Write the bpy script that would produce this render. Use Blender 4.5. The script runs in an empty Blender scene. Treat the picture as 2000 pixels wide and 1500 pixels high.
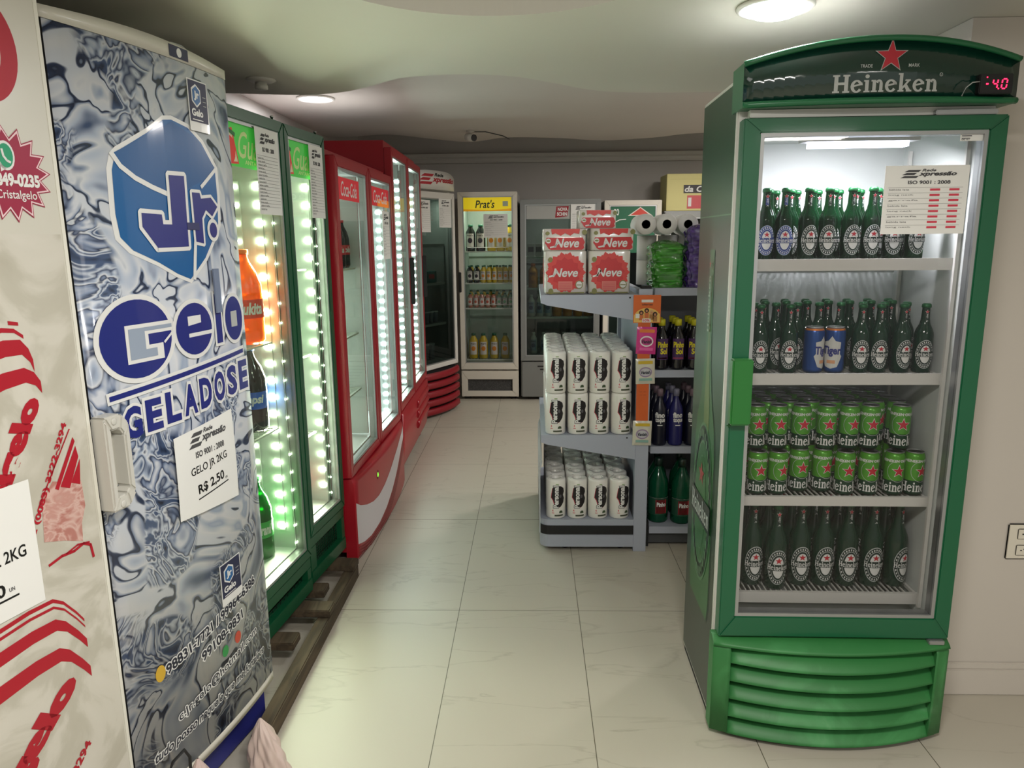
import bpy, bmesh, math, random
from mathutils import Vector, Matrix
random.seed(7)
R = math.radians
scene = bpy.context.scene
COL = scene.collection

# ------------------------------------------------------------------ camera, world, exposure
W_PX, H_PX, F_PX = 2000, 1500, 1420.0
cam_d = bpy.data.cameras.new('camera'); cam = bpy.data.objects.new('camera', cam_d); COL.objects.link(cam)
cam_d.sensor_fit = 'HORIZONTAL'; cam_d.sensor_width = 36.0; cam_d.lens = 36.0 * F_PX / W_PX
cam_d.clip_start = 0.02; cam_d.clip_end = 60
PITCH = math.atan(284 / F_PX); YAW = math.atan(42 / F_PX * math.cos(PITCH)); ROLL = R(0.55)
Fv = Vector((-math.sin(YAW) * math.cos(PITCH), math.cos(YAW) * math.cos(PITCH), -math.sin(PITCH)))
Rv = Vector((math.cos(YAW), math.sin(YAW), 0)); Uv = Rv.cross(Fv)
R2 = math.cos(ROLL) * Rv - math.sin(ROLL) * Uv; U2 = math.sin(ROLL) * Rv + math.cos(ROLL) * Uv
cam.matrix_world = Matrix(((R2.x, U2.x, -Fv.x, 0), (R2.y, U2.y, -Fv.y, 0), (R2.z, U2.z, -Fv.z, 1.54), (0, 0, 0, 1)))
scene.camera = cam
scene.view_settings.view_transform = 'Standard'; scene.view_settings.look = 'None'
scene.view_settings.gamma = 1.0; scene.view_settings.exposure = 0.0
scene.view_settings.use_curve_mapping = False
scene.cycles.max_bounces = 10; scene.cycles.transparent_max_bounces = 24
scene.cycles.sample_clamp_indirect = 4.0
scene.cycles.caustics_reflective = False; scene.cycles.caustics_refractive = False
world = bpy.data.worlds.new('world'); scene.world = world; world.use_nodes = True
world.node_tree.nodes['Background'].inputs[0].default_value = (1.0, 0.96, 0.90, 1)
world.node_tree.nodes['Background'].inputs[1].default_value = 0.55

def area(name, loc, rot, sx, sy, power, color=(1, 1, 1), parent=None, spread=180):
    d = bpy.data.lights.new(name, 'AREA'); d.shape = 'RECTANGLE'; d.size = sx; d.size_y = sy
    d.energy = power; d.color = color; d.spread = R(spread)
    o = bpy.data.objects.new(name, d); COL.objects.link(o); o.location = loc; o.rotation_euler = rot
    if parent: o.parent = parent
    return o
# ceiling lamps: the bright one above the beer cooler, the far recessed one, the shop's lamps behind the camera, and added unseen fill lights
area('ceiling_lamp_light', (0.655, 2.13, 2.105), (0, 0, 0), .16, .16, 14, (.93, .95, 1))
area('far_lamp_light', (-1.33, 4.72, 2.385), (0, 0, 0), .18, .18, 15, (.97, .97, 1))
area('unseen_shop_light', (0.2, 0.55, 2.13), (0, 0, 0), .5, .3, 38, (1, .96, .90))
area('unseen_shop_light', (1.6, -0.6, 2.13), (0, 0, 0), .5, .3, 22, (1, .95, .90))
area('unseen_shop_light', (1.5, 5.4, 2.385), (0, 0, 0), .25, .25, 40, (1, .94, .88))  # added light, hidden behind the beer cooler, brightening the back

area('cove_fill_light', (-.09, 1.66, 2.375), (0, 0, 0), .45, .45, 1.3, (1, .95, .90))  # unseen light added in the ceiling recess to brighten the end display
area('unseen_shop_light', (2.4, 4.4, 2.385), (0, 0, 0), .25, .25, 34, (1, .94, .88))  # second added light out of view for the back wall
# ------------------------------------------------------------------ materials
def lin(c):
    r = []
    for v in c[:3]:
        v = v / 255.0
        r.append(v / 12.92 if v <= .04045 else ((v + .055) / 1.055) ** 2.4)
    return (*r, 1)
MATS = {}
def mat(name, c=(200, 200, 200), rough=.5, metal=0, emit=None, es=0, spec=.5, coat=0):
    if name in MATS: return MATS[name]
    m = bpy.data.materials.new(name); m.use_nodes = True
    b = m.node_tree.nodes['Principled BSDF']
    b.inputs['Base Color'].default_value = lin(c); b.inputs['Roughness'].default_value = rough
    b.inputs['Metallic'].default_value = metal; b.inputs['Specular IOR Level'].default_value = spec
    if coat: b.inputs['Coat Weight'].default_value = coat; b.inputs['Coat Roughness'].default_value = .08
    if emit: b.inputs['Emission Color'].default_value = lin(emit); b.inputs['Emission Strength'].default_value = es
    MATS[name] = m; return m
def nodes(m): return m.node_tree.nodes, m.node_tree.links
def glassmat(name, tint=(235, 242, 238), refl=1.0, haze=0.0, hazec=(200, 205, 200)):
    m = bpy.data.materials.new(name); m.use_nodes = True; n, l = nodes(m); n.clear()
    out = n.new('ShaderNodeOutputMaterial'); mx = n.new('ShaderNodeMixShader')
    tr = n.new('ShaderNodeBsdfTransparent'); tr.inputs[0].default_value = lin(tint)
    gl = n.new('ShaderNodeBsdfGlossy'); gl.inputs['Roughness'].default_value = .02
    fr = n.new('ShaderNodeFresnel'); fr.inputs[0].default_value = 1.45
    ge = n.new('ShaderNodeNewGeometry'); inv = n.new('ShaderNodeMath'); inv.operation = 'SUBTRACT'; inv.inputs[0].default_value = refl
    l.new(ge.outputs['Backfacing'], inv.inputs[1]); cl = n.new('ShaderNodeClamp'); l.new(inv.outputs[0], cl.inputs[0])
    mu = n.new('ShaderNodeMath'); mu.operation = 'MULTIPLY'; l.new(fr.outputs[0], mu.inputs[0]); l.new(cl.outputs[0], mu.inputs[1])
    first = tr
    if haze:
        df = n.new('ShaderNodeBsdfDiffuse'); df.inputs[0].default_value = lin(hazec)
        hm = n.new('ShaderNodeMixShader'); hm.inputs[0].default_value = haze
        l.new(tr.outputs[0], hm.inputs[1]); l.new(df.outputs[0], hm.inputs[2]); first = hm
    l.new(mu.outputs[0], mx.inputs[0]); l.new(first.outputs[0], mx.inputs[1]); l.new(gl.outputs[0], mx.inputs[2])
    l.new(mx.outputs[0], out.inputs[0]); MATS[name] = m; return m
def tintmat(name, body, tint, fac, rough=.08):
    """coloured bottle glass / liquid: part see-through, part glossy body"""
    m = bpy.data.materials.new(name); m.use_nodes = True; n, l = nodes(m)
    b = n['Principled BSDF']; b.inputs['Base Color'].default_value = lin(body); b.inputs['Roughness'].default_value = rough
    out = n['Material Output']; tr = n.new('ShaderNodeBsdfTransparent'); tr.inputs[0].default_value = lin(tint)
    mx = n.new('ShaderNodeMixShader'); mx.inputs[0].default_value = fac
    l.new(b.outputs[0], mx.inputs[1]); l.new(tr.outputs[0], mx.inputs[2]); l.new(mx.outputs[0], out.inputs[0])
    MATS[name] = m; return m
def ramp_mat(name, stops, scale=6, dist=2.5, detail=3, rough=.3, coat=0, stretch=(1, 1, 1), thin=None):
    m = bpy.data.materials.new(name); m.use_nodes = True; n, l = nodes(m); b = n['Principled BSDF']
    tc = n.new('ShaderNodeTexCoord'); mp = n.new('ShaderNodeMapping'); mp.inputs['Scale'].default_value = stretch
    no = n.new('ShaderNodeTexNoise'); no.inputs['Scale'].default_value = scale; no.inputs['Detail'].default_value = detail
    no.inputs['Distortion'].default_value = dist; no.inputs['Roughness'].default_value = .5
    cr = n.new('ShaderNodeValToRGB'); e = cr.color_ramp.elements
    e[0].position, e[0].color = stops[0][0], lin(stops[0][1]); e[1].position, e[1].color = stops[-1][0], lin(stops[-1][1])
    for p, c in stops[1:-1]:
        q = e.new(p); q.color = lin(c)
    l.new(tc.outputs['Object'], mp.inputs[0]); l.new(mp.outputs[0], no.inputs['Vector']); l.new(no.outputs['Fac'], cr.inputs[0])
    l.new(cr.outputs[0], b.inputs['Base Color']); b.inputs['Roughness'].default_value = rough
    if coat: b.inputs['Coat Weight'].default_value = coat; b.inputs['Coat Roughness'].default_value = .05
    MATS[name] = m; return m

WHITE = mat('white_enamel', (214, 212, 206), .35); LINER = mat('liner_white', (205, 210, 206), .5)
PAPER = mat('paper', (228, 228, 224), .8); INK = mat('ink', (70, 70, 72), .8); BLACK = mat('black', (14, 14, 15), .45)
INKL = mat('ink_light', (140, 140, 140), .8)
BLACKM = mat('black_rubber', (22, 22, 23), .7); CHROME = mat('chrome', (190, 190, 190), .25, 1)
ALU = mat('aluminium', (170, 172, 172), .4, .8); REDINK = mat('red_ink', (205, 60, 80), .6)
LOGORED = mat('logo_red', (168, 28, 42), .5); TEXTW = mat('text_white', (225, 225, 222), .6)
GREYT = mat('text_grey', (175, 178, 176), .5); STAR = mat('star_red', (190, 32, 50), .45)
HG_DOOR = mat('door_green', (6, 88, 54), .35, coat=.2); HG_GRILLE = ramp_mat('grille_green', [(.0, (36, 108, 52)), (.5, (48, 116, 60)), (.68, (66, 140, 80)), (1, (130, 175, 138))], 5, 1, 6, .5)
HG_DARK = mat('canopy_dark', (8, 46, 38), .12, coat=.6); HG_EDGE = mat('canopy_green', (28, 100, 62), .3)
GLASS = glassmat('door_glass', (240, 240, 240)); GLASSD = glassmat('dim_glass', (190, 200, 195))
GLASSG = glassmat('green_lit_glass', (238, 244, 236)); FOG = glassmat('fogged_glass', (225, 235, 228), 1.0, .10)
GREENC = mat('cooler_green', (14, 78, 48), .35); GREEND = mat('cooler_green_dark', (10, 58, 36), .5)
SIGNG = mat('sign_green', (62, 178, 62), .5, emit=(70, 190, 70), es=.25)
COKER = mat('cooler_red', (158, 18, 34), .35, coat=.2); COKED = mat('cooler_red_dark', (110, 10, 22), .5)
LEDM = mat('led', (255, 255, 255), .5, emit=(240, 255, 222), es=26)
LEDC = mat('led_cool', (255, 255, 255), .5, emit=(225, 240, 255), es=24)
TUBE = mat('tube_light', (255, 255, 255), .5, emit=(222, 226, 255), es=9)
GOND = mat('gondola_grey', (168, 174, 188), .4, .1); DKGREY = mat('dark_grey', (60, 62, 62), .5)
CGREY = mat('cooler_grey', (132, 134, 132), .4, .3); NAVY = mat('navy', (32, 40, 120), .35, coat=.4)
BLUE = mat('logo_blue', (20, 92, 152), .3, coat=.5); WOUT = mat('outline_white', (226, 226, 224), .35, coat=.4)
CREAM = mat('freezer_cream', (205, 202, 190), .35, coat=.2)

# ------------------------------------------------------------------ mesh builder
class MB:
    def __init__(s): s.v = []; s.f = []; s.m = []; s.sm = []
    def face(s, idx, m=0, sm=False): s.f.append(idx); s.m.append(m); s.sm.append(sm)
    def box(s, x0, x1, y0, y1, z0, z1, m=0):
        b = len(s.v)
        for x in (x0, x1):
            for y in (y0, y1):
                for z in (z0, z1): s.v.append((x, y, z))
        for q in ((0, 1, 3, 2), (4, 6, 7, 5), (0, 4, 5, 1), (2, 3, 7, 6), (0, 2, 6, 4), (1, 5, 7, 3)):
            s.face([b + i for i in q], m)
        return s
    def prism(s, pts, a0, a1, axis='y', m=0, caps=True):
        """closed polygon pts (2-D) extruded along axis; axis y: pts=(x,z); axis x: pts=(y,z); axis z: pts=(x,y)"""
        def P(p, a): return (p[0], a, p[1]) if axis == 'y' else (a, p[0], p[1]) if axis == 'x' else (p[0], p[1], a)
        b = len(s.v); n = len(pts)
        for p in pts: s.v.append(P(p, a0))
        for p in pts: s.v.append(P(p, a1))
        for i in range(n):
            j = (i + 1) % n; s.face([b + i, b + j, b + n + j, b + n + i], m)
        if caps: s.face([b + i for i in range(n)][::-1], m); s.face([b + n + i for i in range(n)], m)
        return s
    def lathe(s, prof, seg=20, cx=0, cy=0, m=0, ms=None, cz=0, squash=1.0):
        b = len(s.v); n = len(prof)
        for (r, z) in prof:
            for k in range(seg):
                a = 2 * math.pi * k / seg; s.v.append((cx + r * math.cos(a), cy + r * math.sin(a) * squash, cz + z))
        for i in range(n - 1):
            mm = ms[i] if ms else m
            for k in range(seg):
                k2 = (k + 1) % seg
                s.face([b + i * seg + k, b + i * seg + k2, b + (i + 1) * seg + k2, b + (i + 1) * seg + k], mm, True)
        if prof[0][0] > 1e-5: s.face([b + k for k in range(seg)][::-1], ms[0] if ms else m)
        if prof[-1][0] > 1e-5: s.face([b + (n - 1) * seg + k for k in range(seg)], ms[-1] if ms else m)
        return s
    def tube(s, pts, r, seg=8, m=0):
        pts = [Vector(p) for p in pts]; b = len(s.v); n = len(pts)
        for i, p in enumerate(pts):
            d = (pts[min(i + 1, n - 1)] - pts[max(i - 1, 0)]).normalized()
            up = Vector((0, 0, 1)) if abs(d.z) < .9 else Vector((1, 0, 0))
            a = d.cross(up).normalized(); c = d.cross(a)
            for k in range(seg):
                t = 2 * math.pi * k / seg; s.v.append(tuple(p + a * r * math.cos(t) + c * r * math.sin(t)))
        for i in range(n - 1):
            for k in range(seg):
                k2 = (k + 1) % seg
                s.face([b + i * seg + k, b + i * seg + k2, b + (i + 1) * seg + k2, b + (i + 1) * seg + k], m, True)
        s.face([b + k for k in range(seg)][::-1], m); s.face([b + (n - 1) * seg + k for k in range(seg)], m)
        return s
    def grid(s, fn, nu, nv, m=0, sm=True):
        b = len(s.v)
        for i in range(nu + 1):
            for j in range(nv + 1): s.v.append(tuple(fn(i / nu, j / nv)))
        for i in range(nu):
            for j in range(nv):
                a = b + i * (nv + 1) + j; s.face([a, a + nv + 1, a + nv + 2, a + 1], m, sm)
        return s
    def build(s, name, mats, parent=None, loc=None, bevel=0, fixn=False):
        me = bpy.data.meshes.new(name); me.from_pydata(s.v, [], s.f)
        if not isinstance(mats, (list, tuple)): mats = [mats]
        for q in mats: me.materials.append(q)
        me.polygons.foreach_set('material_index', s.m); me.polygons.foreach_set('use_smooth', s.sm)
        if bevel or fixn:
            bm = bmesh.new(); bm.from_mesh(me)
            bmesh.ops.recalc_face_normals(bm, faces=bm.faces)
            if bevel:
                ed = [e for e in bm.edges if len(e.link_faces) == 2 and e.calc_face_angle(0) > .6]
                bmesh.ops.bevel(bm, geom=ed, offset=bevel, segments=2, affect='EDGES', clamp_overlap=True)
            bm.to_mesh(me); bm.free()
        me.update()
        o = bpy.data.objects.new(name, me); COL.objects.link(o)
        if parent: o.parent = parent
        if loc: o.location = loc
        return o

def tag(o, label=None, cat=None, group=None, kind=None):
    if label: o['label'] = label
    if cat: o['category'] = cat
    if group: o['group'] = group
    if kind: o['kind'] = kind
    return o
def empty(name, loc=(0, 0, 0), rz=0, label=None, cat=None, group=None):
    o = bpy.data.objects.new(name, None); COL.objects.link(o); o.empty_display_size = .05
    o.location = loc; o.rotation_euler = (0, 0, rz); return tag(o, label, cat, group)
def struct(o): o['kind'] = 'structure'; return o
def copy_tree(o, parent=None):
    c = o.copy(); COL.objects.link(c)
    if parent: c.parent = parent
    for ch in CH.get(o.name, []): copy_tree(ch, c)
    return c
CH = {}
def note(root):                       # remember children of a prototype so it can be copied quickly
    for o in list(bpy.data.objects):
        if o.parent: CH.setdefault(o.parent.name, [])
    def rec(r):
        CH[r.name] = [o for o in bpy.data.objects if o.parent == r]
        for c in CH[r.name]: rec(c)
    rec(root)
ORD = ['first', 'second', 'third', 'fourth', 'fifth', 'sixth', 'seventh', 'eighth', 'ninth', 'tenth']

# ------------------------------------------------------------------ lettering and flat prints
TC = {}
def text_geo(s, bold=0.0, shear=0.0, space=1.0):
    k = (s, bold, shear, space)
    if k in TC: return TC[k]
    cu = bpy.data.curves.new('t', 'FONT'); cu.body = s; cu.size = 1; cu.offset = bold; cu.shear = shear
    cu.space_character = space; cu.resolution_u = 3; cu.fill_mode = 'FRONT'
    o = bpy.data.objects.new('t', cu); COL.objects.link(o)
    dg = bpy.context.evaluated_depsgraph_get(); me = bpy.data.meshes.new_from_object(o.evaluated_get(dg))
    V = [(v.co.x, v.co.y) for v in me.vertices]; Fc = [tuple(p.vertices) for p in me.polygons]
    bpy.data.objects.remove(o); bpy.data.curves.remove(cu); bpy.data.meshes.remove(me)
    TC[k] = (V, Fc); return TC[k]
def norm_geo(g, ref=None):
    V, Fc = g; RV = (ref or g)[0]; xs = [v[0] for v in RV]; ys = [v[1] for v in RV]
    x0, x1, y0, y1 = min(xs), max(xs), min(ys), max(ys)
    return [((x - x0) / (x1 - x0), (y - y0) / (y1 - y0)) for x, y in V], Fc
def poly_geo(parts):
    V = []; Fc = []
    for p in parts:
        b = len(V); V += p; Fc.append(tuple(range(b, b + len(p))))
    return V, Fc
def ell(cx, cy, rx, ry, n=24): return [(cx + rx * math.cos(2 * math.pi * i / n), cy + ry * math.sin(2 * math.pi * i / n)) for i in range(n)]
def strip(center, w):
    """thick open stroke as quads"""
    out = []
    for a, b in zip(center[:-1], center[1:]):
        dx, dy = b[0] - a[0], b[1] - a[1]; L = math.hypot(dx, dy) or 1; nx, ny = -dy / L * w / 2, dx / L * w / 2
        ex, ey = dx / L * w * .15, dy / L * w * .15
        out.append([(a[0] + nx - ex, a[1] + ny - ey), (a[0] - nx - ex, a[1] - ny - ey), (b[0] - nx + ex, b[1] - ny + ey), (b[0] + nx + ex, b[1] + ny + ey)])
    return out
def slab_word():
    """slab-serif lower-case lettering drawn as polygons: H e i n e k e n"""
    P = []
    def rect(x0, x1, y0, y1): P.append([(x0, y0), (x1, y0), (x1, y1), (x0, y1)])
    def arc(cx, cy, rx, ry, w, a0, a1, n=12, w2=None):
        for i in range(n):
            t0 = R(a0 + (a1 - a0) * i / n); t1 = R(a0 + (a1 - a0) * (i + 1) / n)
            ri = lambda t: w if w2 is None else w2 + (w - w2) * abs(math.cos(t))
            P.append([(cx + rx * math.cos(t0), cy + ry * math.sin(t0)), (cx + rx * math.cos(t1), cy + ry * math.sin(t1)),
                      (cx + (rx - ri(t1)) * math.cos(t1), cy + (ry - ri(t1)) * math.sin(t1)), (cx + (rx - ri(t0)) * math.cos(t0), cy + (ry - ri(t0)) * math.sin(t0))])
    x = 0
    # H
    rect(.08, .28, 0, 1); rect(.60, .80, 0, 1); rect(.28, .60, .44, .58)
    for a in (0, .52):
        rect(a, a + .36, 0, .1); rect(a, a + .36, .9, 1)
    x = .93
    def e(x):
        arc(x + .31, .34, .31, .36, .17, 25, 325, 18, .10); P.append([(x + .12, .30), (x + .60, .42), (x + .60, .52), (x + .12, .40)])
        P.append([(x + .46, .30 + .10), (x + .62, .40), (x + .60, .55), (x + .45, .56)])
        return x + .68
    def i(x):
        rect(x + .07, x + .25, 0, .68); rect(x, x + .32, 0, .09); rect(x, x + .2, .59, .68); P.append(ell(x + .16, .88, .11, .11, 14)); return x + .38
    def n(x):
        rect(x + .07, x + .25, 0, .68); rect(x, x + .32, 0, .09); rect(x, x + .2, .59, .68)
        arc(x + .40, .42, .20, .28, .17, 0, 150, 10, .11); rect(x + .43, x + .60, 0, .43); rect(x + .38, x + .66, 0, .09); return x + .72
    def k(x):
        rect(x + .07, x + .25, 0, 1.02); rect(x, x + .32, 0, .09); rect(x, x + .2, .93, 1.02)
        P.append([(x + .25, .28), (x + .48, .60), (x + .62, .60), (x + .25, .12)]); P.append([(x + .30, .36), (x + .45, .44), (x + .68, .07), (x + .50, 0)])
        rect(x + .38, x + .66, .59, .68); rect(x + .44, x + .74, 0, .09); return x + .78
    x = e(x); x = i(x); x = n(x); x = e(x); x = k(x); x = e(x); x = n(x)
    return poly_geo(P)
SLAB = None
def star_pts(cx, cy, r, r2=None, rot=90):
    r2 = r2 or r * .40
    return [(cx + (r if i % 2 == 0 else r2) * math.cos(R(rot + 36 * i)), cy + (r if i % 2 == 0 else r2) * math.sin(R(rot + 36 * i))) for i in range(10)]
class Print:
    """flat artwork printed on a surface; surf(x,z,lift) gives the 3-D point"""
    def __init__(s, surf, step=None, lift=.0006): s.surf = surf; s.step = step; s.mb = MB(); s.mats = []; s.lift = lift
    def mi(s, m):
        if m not in s.mats: s.mats.append(m)
        return s.mats.index(m)
    def geo(s, V, Fc, m, layer=1):
        mi = s.mi(m)
        if s.step:
            bm = bmesh.new(); vs = [bm.verts.new((x, 0, z)) for x, z in V]
            for f in Fc:
                try: bm.faces.new([vs[i] for i in f])
                except ValueError: pass
            x0 = min(v[0] for v in V); x1 = max(v[0] for v in V); k = math.floor(x0 / s.step) + 1
            while k * s.step < x1:
                bmesh.ops.bisect_plane(bm, geom=bm.verts[:] + bm.edges[:] + bm.faces[:], plane_co=(k * s.step, 0, 0), plane_no=(1, 0, 0)); k += 1
            bm.verts.index_update(); V = [(v.co.x, v.co.z) for v in bm.verts]; Fc = [[v.index for v in f.verts] for f in bm.faces]; bm.free()
        b = len(s.mb.v); s.mb.v += [tuple(s.surf(x, z, layer * s.lift)) for x, z in V]
        for f in Fc: s.mb.face([b + i for i in f], mi)
        return s
    def poly(s, pts, m, layer=1): return s.geo(list(pts), [tuple(range(len(pts)))], m, layer)
    def polys(s, parts, m, layer=1): V, Fc = poly_geo(parts); return s.geo(V, Fc, m, layer)
    def rect(s, x0, x1, z0, z1, m, layer=1): return s.poly([(x0, z0), (x1, z0), (x1, z1), (x0, z1)], m, layer)
    def quadmap(s, g, q, m, layer=1, ref=None):
        """q: bottom-left, bottom-right, top-right, top-left"""
        V, Fc = norm_geo(g, ref); o = []
        for a, b in V:
            x = (1 - a) * (1 - b) * q[0][0] + a * (1 - b) * q[1][0] + a * b * q[2][0] + (1 - a) * b * q[3][0]
            z = (1 - a) * (1 - b) * q[0][1] + a * (1 - b) * q[1][1] + a * b * q[2][1] + (1 - a) * b * q[3][1]
            o.append((x, z))
        return s.geo(o, Fc, m, layer)
    def text(s, t, x0, x1, z0, z1, m, layer=1, bold=.02, shear=0, ref=None):
        return s.quadmap(text_geo(t, bold, shear), [(x0, z0), (x1, z0), (x1, z1), (x0, z1)], m, layer, None if ref is None else text_geo(t, ref, shear))
    def line(s, t, p0, p1, h, m, layer=1, bold=.02, shear=0, ref=None):
        dx, dz = p1[0] - p0[0], p1[1] - p0[1]; L = math.hypot(dx, dz); n = (-dz / L * h, dx / L * h)
        return s.quadmap(text_geo(t, bold, shear), [p0, p1, (p1[0] + n[0], p1[1] + n[1]), (p0[0] + n[0], p0[1] + n[1])], m, layer, None if ref is None else text_geo(t, ref, shear))
    def word(s, x0, x1, z0, z1, m, layer=1):
        global SLAB
        if SLAB is None: SLAB = slab_word()
        return s.quadmap(SLAB, [(x0, z0), (x1, z0), (x1, z1), (x0, z1)], m, layer)
    def build(s, name, parent=None): return s.mb.build(name, s.mats, parent)
def plane_y(y0=0.0): return lambda x, z, l: (x, y0 - l, z)
def cyl_surf(r, taper=None): 
    def f(x, z, l):
        a = x / r - math.pi / 2; rr = (r if taper is None else taper(z)) + l
        return (rr * math.cos(a), rr * math.sin(a), z)
    return f

def logo_expressao(p, x0, x1, z0, z1, m=None, layer=2, red=False, iso=True):
    """the chain's mark: striped E, two lines of lettering and the ISO line"""
    m = m or INK; w = x1 - x0; h = z1 - z0
    lh = h * .62 if iso else h; zb = z1 - lh
    for i, (a, b) in enumerate([(0.02, .30), (-.02, .22), (-.05, .26)]):
        zz = z1 - lh * (.10 + .32 * i); s = .10 * w
        p.poly([(x0 + a * w + s * .2, zz - lh * .22), (x0 + b * w, zz - lh * .22), (x0 + b * w + s * .5, zz), (x0 + a * w + s, zz)], LOGORED if red else m, layer)
    p.text('Rede', x0 + .36 * w, x0 + .62 * w, zb + lh * .72, z1, BLACK if red else m, layer, .03, .3)
    p.text('xpressão', x0 + .30 * w, x1, zb + lh * .14, zb + lh * .70, LOGORED if red else m, layer, .04, .3)
    if iso:
        p.text('ISO 9001 : 2008', x0 + .12 * w, x0 + .9 * w, z0, z0 + h * .24, m, layer, .03)
def price_sheet(parent, x0, x1, z0, z1, y, rows=9, label=None, red=True, tabcols=(.55, .78)):
    p = Print(plane_y(y), None, .0005); p.mb.box(x0, x1, y - .0006, y, z0, z1, p.mi(PAPER)); w = x1 - x0; h = z1 - z0
    logo_expressao(p, x0 + w * .2, x0 + w * .85, z1 - h * .27, z1 - h * .05, INK, 3)
    for r_ in range(rows):
        z = z1 - h * (.32 + .63 * r_ / rows)
        p.rect(x0 + .05 * w, x1 - .06 * w, z, z + h * .0035, INKL, 3)
        p.text(['bebida lata', 'long neck', 'garrafa'][r_ % 3], x0 + .06 * w, x0 + (.30 + .12 * ((r_ * 7) % 3) / 2) * w, z - h * .04, z - h * .015, INKL, 3, .01)
        if red:
            for c in tabcols: p.rect(x0 + c * w, x0 + (c + .12) * w, z - h * .045, z - h * .015, REDINK, 3)
    o = p.build('price_sheet', parent)
    if label: o['label'] = label
    return o

# ------------------------------------------------------------------ setting
def floor_mat():
    m = bpy.data.materials.new('floor_tiles'); m.use_nodes = True; n, l = nodes(m); b = n['Principled BSDF']
    tc = n.new('ShaderNodeTexCoord'); sep = n.new('ShaderNodeSeparateXYZ'); l.new(tc.outputs['Object'], sep.inputs[0])
    def M(op, a, b_=None, c=None):
        q = n.new('ShaderNodeMath'); q.operation = op
        for i, v in enumerate((a, b_, c)):
            if v is None: continue
            if isinstance(v, (int, float)): q.inputs[i].default_value = v
            else: l.new(v, q.inputs[i])
        return q.outputs[0]
    def joint(sock, off, size, w):
        f = M('FRACT', M('DIVIDE', M('ADD', sock, off), size)); d = M('MINIMUM', f, M('SUBTRACT', 1.0, f))
        return M('LESS_THAN', d, w / size)
    jx = joint(sep.outputs[0], .344 + 5, .503, .0014); jy = joint(sep.outputs[1], -2.822 + 10.14, 1.014, .0016)
    j = M('MAXIMUM', jx, jy)
    # per-tile offset of the veins
    ix = M('FLOOR', M('DIVIDE', M('ADD', sep.outputs[0], 5.344), .503)); iy = M('FLOOR', M('DIVIDE', M('ADD', sep.outputs[1], 7.318), 1.014))
    cmb = n.new('ShaderNodeCombineXYZ'); l.new(M('MULTIPLY', ix, 3.7), cmb.inputs[0]); l.new(M('MULTIPLY', iy, 5.3), cmb.inputs[1]); l.new(M('MULTIPLY', M('ADD', ix, iy), 1.9), cmb.inputs[2])
    va = n.new('ShaderNodeVectorMath'); va.operation = 'ADD'; l.new(tc.outputs['Object'], va.inputs[0]); l.new(cmb.outputs[0], va.inputs[1])
    mp = n.new('ShaderNodeMapping'); mp.inputs['Rotation'].default_value = (0, 0, R(-38)); mp.inputs['Scale'].default_value = (1.0, 4.2, 1); l.new(va.outputs[0], mp.inputs[0])
    no = n.new('ShaderNodeTexNoise'); no.inputs['Scale'].default_value = 1.3; no.inputs['Detail'].default_value = 7; no.inputs['Distortion'].default_value = .6; l.new(mp.outputs[0], no.inputs['Vector'])
    cr = n.new('ShaderNodeValToRGB'); e = cr.color_ramp.elements; e[0].position = .486; e[0].color = (0, 0, 0, 1); e[1].position = .514; e[1].color = (0, 0, 0, 1)
    q = e.new(.5); q.color = (1, 1, 1, 1); l.new(no.outputs['Fac'], cr.inputs[0])
    n2 = n.new('ShaderNodeTexNoise'); n2.inputs['Scale'].default_value = 2.3; l.new(mp.outputs[0], n2.inputs['Vector'])
    vein = M('MULTIPLY', cr.outputs[0], M('MULTIPLY', n2.outputs['Fac'], .55))
    mx = n.new('ShaderNodeMix'); mx.data_type = 'RGBA'; mx.inputs['A'].default_value = lin((184, 178, 164)); mx.inputs['B'].default_value = lin((140, 132, 118)); l.new(vein, mx.inputs['Factor'])
    mx2 = n.new('ShaderNodeMix'); mx2.data_type = 'RGBA'; l.new(j, mx2.inputs['Factor']); l.new(mx.outputs['Result'], mx2.inputs['A']); mx2.inputs['B'].default_value = lin((95, 90, 76))
    l.new(mx2.outputs['Result'], b.inputs['Base Color']); b.inputs['Roughness'].default_value = .40; b.inputs['Specular IOR Level'].default_value = .4
    return m
def plaster(name, c):
    m = bpy.data.materials.new(name); m.use_nodes = True; n, l = nodes(m); b = n['Principled BSDF']
    tc = n.new('ShaderNodeTexCoord'); no = n.new('ShaderNodeTexNoise'); no.inputs['Scale'].default_value = 1.2; no.inputs['Detail'].default_value = 6; l.new(tc.outputs['Object'], no.inputs['Vector'])
    mx = n.new('ShaderNodeMix'); mx.data_type = 'RGBA'; l.new(no.outputs['Fac'], mx.inputs['Factor'])
    mx.inputs['A'].default_value = lin([v * .95 for v in c]); mx.inputs['B'].default_value = lin(c); l.new(mx.outputs['Result'], b.inputs['Base Color'])
    b.inputs['Roughness'].default_value = .75; return m
WALLM = plaster('wall_paint', (192, 188, 182)); PILM = plaster('pillar_paint', (205, 198, 188)); CEILM = plaster('ceiling_paint', (212, 210, 198))
CEILF = plaster('far_ceiling_paint', (205, 198, 192))
XL, XR, YB, YN = -1.74, 3.4, 7.58, -1.6
struct(MB().box(XL - .1, XR + .1, YN, YB + .1, -.1, 0).build('floor', floor_mat()))
struct(MB().box(XL - .1, XL, YN, YB + .1, 0, 2.75).build('wall_left', WALLM))
struct(MB().box(XL, XR, YB, YB + .1, 0, 2.75).build('wall_back', WALLM))
struct(MB().box(XR, XR + .1, YN, YB + .1, 0, 2.75).build('wall_right', WALLM))
struct(MB().box(1.262, XR, 2.275, 2.85, 0, 2.146).build('wall_pillar', PILM))
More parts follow.
